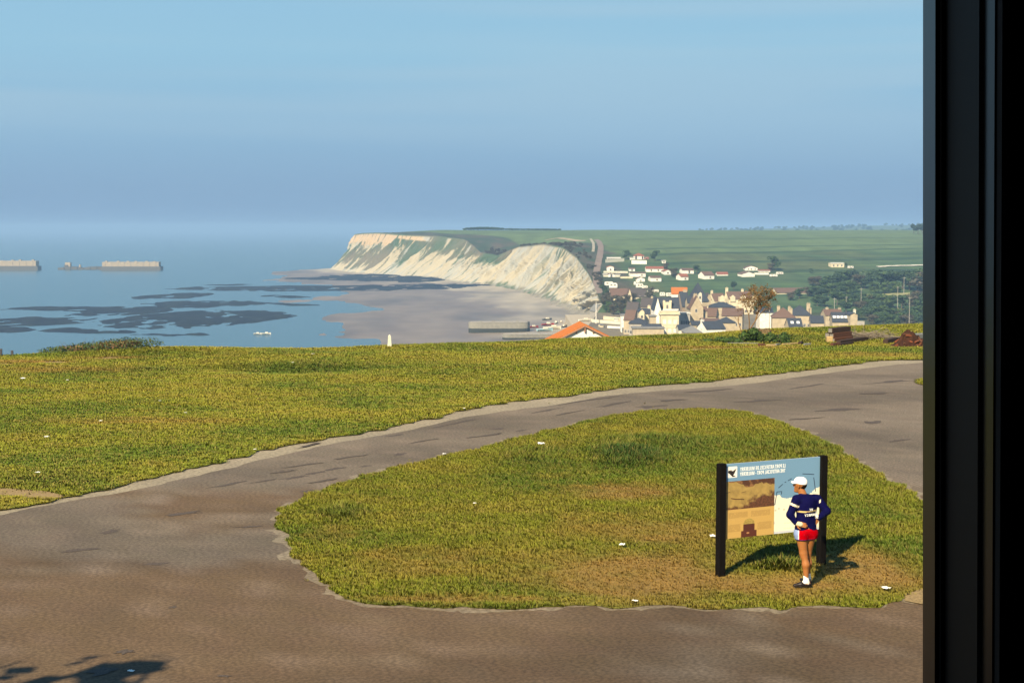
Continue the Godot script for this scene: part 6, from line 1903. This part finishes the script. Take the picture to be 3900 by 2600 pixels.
	for j in 19:
		for i in 34:
			var x := -0.95 + 2.9 * i / 33.0; var z := -0.7 + 1.4 * j / 18.0
			var y := 0.62 * exp(-(x * x) / 0.28 - z * z / 0.16) + 0.30 * exp(-pow((x - 0.6) / 0.8, 2) - z * z / 0.2) - 0.02
			y *= 1.0 + 0.5 * nf.get_noise_2d(x * 120, z * 120)
			m.vert(Vector3(x, y + 0.03, z), Vector3.UP, Color(0.05, 0.02, 0.01) * (1 + 0.6 * nf.get_noise_2d(x * 300, z * 300)))
	m.grid(34, 19)
	obj("mound", m.mesh(), mat("rustearth", Color.WHITE, 0.95, "rock", 1.5, true), ru)
	for i in 26:
		m = Mb.new()
		var x := -0.75 + 2.2 * r.randf(); var z := r.randf_range(-0.1, 0.55)
		var y := 0.62 * exp(-(x * x) / 0.28 - z * z / 0.16) + 0.30 * exp(-pow((x - 0.6) / 0.8, 2) - z * z / 0.2)
		m.xf = Transform3D(Basis.from_euler(Vector3(r.randf() * 0.8, r.randf() * TAU, r.randf() * 0.8)), Vector3(x, y, z))
		var l := 0.06 + 0.16 * r.randf()
		m.cbox(Vector3(-l, -0.02, -0.04), Vector3(l, 0.05, 0.04), 0.01)
		obj("broken_board", m.mesh(), redwood if i % 3 else mat("rustbright", lin(0.16, 0.05, 0.02), 0.9), ru)

	# scraps of litter
	var paper := mat("paper", lin(0.82, 0.81, 0.72), 0.9)
	for q in [[2061, 1688, 0.24, "largest crumpled white sheet of paper lying on the grass island"], [84, 1429, 0.20, "white scrap of paper near the cliff edge by the bramble mound"], [177, 1660, 0.15, "white scrap of paper on the green before the dry patch"], [1114, 1371, 0.12, "white scrap of paper below the boundary stone"], [1768, 1554, 0.10, "white scrap of paper on the green close to the road's verge"], [970, 1708, 0.10, "white scrap of paper at the green's edge by the gravel verge"], [1692, 1726, 0.14, "pale scrap of paper on the road's edge beside the grass island"], [1808, 1912, 0.08, "small white scrap of paper in the middle of the grass island"], [2419, 2283, 0.10, "white scrap of paper on the grass by the tarmac"], [140, 1796, 0.12, "pale scrap of paper on the green above the bare earth"], [1192, 1339, 0.16, "pale scrap of paper at the crest of the green"], [705, 1565, 0.09, "tiny white scrap on the middle of the wide green"], [255, 1432, 0.11, "tiny scrap beside the parched cliff-edge turf"], [382, 1600, 0.11, "tiny pale scrap on the brownish turf"], [608, 1520, 0.09, "tiny pale scrap on the greenest part of the wide green"], [498, 2536, 0.09, "white scrap lying on the bare tarmac"], [2370, 2070, 0.14, "pale scrap in the dry grass seaward of the board"], [2715, 2038, 0.14, "pale grey scrap beside the board's seaward post"], [3375, 2235, 0.16, "pale scrap on the trodden grass beyond the man"]]:
		var p := at_y(q[0], q[1], G + 0.1)
		var s: float = q[2] * 0.72
		var lift := 0.075
		if q[1] > 2400: lift = 0.03
		var o := thing("paper_scrap", q[3], "litter", Vector3(p.x, green_h(p.x, p.z) + lift, p.z), rng.randf() * TAU, "scraps of litter")
		m = Mb.new()
		for j in 6:
			for i in 6:
				m.vert(Vector3((i / 5.0 - 0.5) * s * 1.3, s * (0.12 + 0.35 * absf(nf.get_noise_2d(i * 60 + q[0], j * 60))), (j / 5.0 - 0.5) * s), Vector3.UP, Color.WHITE)
		m.grid(6, 6)
		obj("crumpled_sheet", m.mesh(), paper, o)

# ---------------------------------------------------------------- the room behind the camera and its window
func build_room():
	var plaster := mat("plaster", lin(0.42, 0.38, 0.30), 0.9, "stain", 0.5)
	var outside := mat("render", lin(0.55, 0.52, 0.45), 0.9, "stain", 0.2)
	var zi := -1.13; var zo := -1.45
	var xr := 0.445; var xl := -1.75; var yb := EYE.y - 0.62; var yt := EYE.y + 0.85
	var m := Mb.new()
	var lo := Vector3(-4.2, G - 0.5, zo); var hi := Vector3(4.2, 57.4, zi)
	m.box(lo, Vector3(xl, hi.y, zi)); m.box(Vector3(xr, lo.y, zo), hi); m.box(Vector3(xl, lo.y, zo), Vector3(xr, yb, zi)); m.box(Vector3(xl, yt, zo), Vector3(xr, hi.y, zi))
	struct("wall_front", m.mesh(), plaster)
	m = Mb.new(); m.box(Vector3(-4.2, G - 0.5, zi), Vector3(-3.9, 57.4, 5.0)); struct("wall_left", m.mesh(), plaster)
	m = Mb.new(); m.box(Vector3(3.9, G - 0.5, zi), Vector3(4.2, 57.4, 5.0)); struct("wall_right", m.mesh(), plaster)
	m = Mb.new(); m.box(Vector3(-4.2, G - 0.5, 5.0), Vector3(4.2, 57.4, 5.3)); struct("wall_back", m.mesh(), plaster)
	m = Mb.new(); m.box(Vector3(-3.9, EYE.y - 1.75, zi), Vector3(3.9, EYE.y - 1.6, 5.0)); struct("floor", m.mesh(), plaster)
	m = Mb.new(); m.box(Vector3(-4.5, 57.4, zo - 0.3), Vector3(4.5, 57.65, 5.6)); struct("ceiling", m.mesh(), plaster)
	# the window frame; the jamb nearest the view is built as the photograph shows it: reveal, rebate, sash stile, bead
	var paint := mat("frame_paint", lin(0.014, 0.012, 0.010), 0.3)
	paint.metallic_specular = 0.3
	var matte := mat("frame_matte", lin(0.014, 0.012, 0.010), 0.85)
	var o := thing("window_frame", "dark painted window frame at the edge of the view", "window frame", Vector3(sin(0.0227) * 0.52, yb, 0))
	o.rotation.z = 0.0227          # the old frame stands a little out of plumb
	var hgt := yt - yb
	var strip := func(called: String, pts: Array, mt: Material):
		var q := Mb.new()
		for i in pts.size():
			var a: Vector2 = pts[i]; var b: Vector2 = pts[(i + 1) % pts.size()]
			q.quad(Vector3(b.x, 0, b.y), Vector3(a.x, 0, a.y), Vector3(a.x, hgt, a.y), Vector3(b.x, hgt, b.y))
		obj(called, q.mesh(), mt, o)
	# points are (x, z), tangents of the view measured on the photograph
	strip.call("reveal", [Vector2(0.3625, -1.25), Vector2(0.3625, -1.214), Vector2(0.46, -1.214), Vector2(0.46, -1.25)], paint)
	strip.call("rebate", [Vector2(0.3665, -1.214), Vector2(0.3665, -1.21), Vector2(0.392, -1.21), Vector2(0.392, -1.214)], matte)
	strip.call("sash_stile", [Vector2(0.3702, -1.21), Vector2(0.3795, -1.153), Vector2(0.3835, -1.150), Vector2(0.395, -1.150), Vector2(0.395, -1.21)], mat("stile", lin(0.014, 0.012, 0.010), 0.6))
	strip.call("bead", [Vector2(0.3828, -1.150), Vector2(0.3835, -1.128), Vector2(0.40, -1.128), Vector2(0.40, -1.150)], paint)
	strip.call("casing", [Vector2(0.3850, -1.1275), Vector2(0.3850, -1.115), Vector2(0.52, -1.115), Vector2(0.52, -1.1275)], matte)
	m = Mb.new(); m.box(Vector3(xl, 0.0, -1.25), Vector3(xl + 0.07, hgt, -1.11)); obj("jamb", m.mesh(), paint, o)
	m = Mb.new(); m.box(Vector3(xl + 0.07, hgt - 0.06, -1.25), Vector3(0.3625, hgt, -1.11)); obj("head", m.mesh(), paint, o)
	m = Mb.new(); m.box(Vector3(xl + 0.07, 0.0, -1.30), Vector3(0.3625, 0.05, -1.05)); obj("sill", m.mesh(), paint, o)

const SKY := 0.508
func cam_sky():
	var cam := Camera3D.new()
	cam.name = "camera"
	add_child(cam)
	cam.position = EYE
	cam.rotation.x = -pitch
	cam.fov = rad_to_deg(2.0 * atan(1300.0 / F))
	cam.near = 0.05
	cam.far = 60000.0
	cam.current = true
	var env := Environment.new()
	env.background_mode = Environment.BG_SKY
	env.tonemap_mode = Environment.TONE_MAPPER_LINEAR
	env.tonemap_exposure = 2.0
	env.sdfgi_enabled = true
	env.ssao_enabled = true
	env.ssil_enabled = true
	# a clear hazy sky: one gradient all round, with thin streaks of cirrus
	var W := 2048; var Hh := 1024
	var im := Image.create(W, Hh, false, Image.FORMAT_RGBF)
	var stops := [[-90.0, Color(0.20, 0.27, 0.34)], [-0.5, Color(0.225, 0.355, 0.535)], [0.0, Color(0.23, 0.365, 0.55)], [1.5, Color(0.25, 0.40, 0.58)], [4.0, Color(0.29, 0.49, 0.67)], [7.0, Color(0.315, 0.555, 0.73)], [9.5, Color(0.30, 0.54, 0.73)], [20.0, Color(0.19, 0.39, 0.64)], [45.0, Color(0.10, 0.25, 0.50)], [90.0, Color(0.06, 0.17, 0.40)]]
	var cn := FastNoiseLite.new()
	cn.seed = 4; cn.frequency = 0.006; cn.fractal_octaves = 4
	for y in Hh:
		var el := 90.0 - (y + 0.5) / Hh * 180.0
		var c := Color.BLACK
		for i in stops.size() - 1:
			if el >= stops[i][0] and el <= stops[i + 1][0]:
				var t: float = (el - stops[i][0]) / (stops[i + 1][0] - stops[i][0])
				c = stops[i][1].lerp(stops[i + 1][1], t)
		if el < 1.0 or el > 40.0:
			im.fill_rect(Rect2i(0, y, W, 1), c * SKY)
		else:
			var fade := clampf((el - 2.0) / 3.0, 0, 1) * clampf((40.0 - el) / 25.0, 0, 1)
			for x in W:
				# thin veils drawn out along the horizon; sampled on a circle so that the seam closes
				var a := TAU * x / W
				var n := cn.get_noise_3d(cos(a) * 120.0, sin(a) * 120.0, el * 55.0)
				var k := clampf((n - 0.06) * 2.0, 0, 0.6) * fade * 0.45
				im.set_pixel(x, y, c.lerp(Color(0.46, 0.60, 0.70), k) * SKY)
	var sm := PanoramaSkyMaterial.new()
	sm.panorama = ImageTexture.create_from_image(im)
	var sky := Sky.new()
	sky.sky_material = sm
	env.sky = sky
	env.fog_enabled = true
	env.fog_density = 0.00022
	env.fog_light_color = Color(0.66, 0.83, 1.0)
	var we := WorldEnvironment.new()
	we.name = "world_environment"
	we.environment = env
	add_child(we)
	var sun := DirectionalLight3D.new()
	sun.name = "sun"
	add_child(sun)
	var el := deg_to_rad(37.0)
	var az := Vector3(0.50, 0, -0.866)
	sun.look_at_from_position(Vector3.ZERO, Vector3(az.x * cos(el), -sin(el), az.z * cos(el)))
	sun.light_energy = 1.6
	sun.light_color = Color(1.0, 0.92, 0.78)
	sun.light_angular_distance = 0.5
	sun.shadow_enabled = true

func _ready():
	rng.seed = 1
	nz.seed = 3; nz.frequency = 0.011; nz.fractal_octaves = 4
	nf.seed = 9; nf.frequency = 0.03; nf.fractal_octaves = 3
	cam_sky()
	for q in [[-2200, 1346], [-800, 1346], [0, 1343], [166, 1337], [663, 1332], [1160, 1321], [1492, 1310], [1990, 1297], [2321, 1283], [2653, 1268], [2985, 1252], [3522, 1235], [3980, 1222], [4800, 1200]]:
		crest.append(gp(q[0], q[1]))
	for q in [[50, 437, 1000, 448, 26], [660, 455, 1250, 462, 60], [820, 510, 2150, 515, 118], [1020, 408, 1990, 402, 46], [1180, 290, 3900, 286, 36], [1060, 345, 1560, 350, 44], [-200, 535, 720, 540, 66], [-400, 598, 340, 600, 34], [400, 590, 1100, 620, 24], [1000, 632, 1560, 636, 12], [2400, 195, 3500, 260, 26], [1880, 166, 2020, 168, 8], [1500, 265, 1900, 262, 8], [2000, 345, 2300, 358, 14], [1960, 395, 2360, 425, 8], [2100, 212, 2900, 235, 12]]:
		var a := at_y(0.5102 * q[0], 950 + 0.5102 * q[1], 0.0); var b := at_y(0.5102 * q[2], 950 + 0.5102 * q[3], 0.0)
		var c := at_y(0.5102 * (q[0] + q[2]) / 2, 950 + 0.5102 * ((q[1] + q[3]) / 2.0), 0.0)
		var ym: float = (q[1] + q[3]) / 2.0
		var hw := absf(at_y(1000, 950 + 0.5102 * (ym - q[4] / 2.0), 0).z - at_y(1000, 950 + 0.5102 * (ym + q[4] / 2.0), 0).z) / 2
		reefs.append([Vector2((a.x + b.x) / 2, (a.z + b.z) / 2), Vector2(a.x - b.x, a.z - b.z).length() / 2 * 1.15, hw * 1.4, atan2(b.z - a.z, b.x - a.x)])
	build_land()
	build_room()
	build_green()
	build_shore()
	build_town()
	build_trees()
	build_sign()
	build_man()
	build_small()
	build_grass()
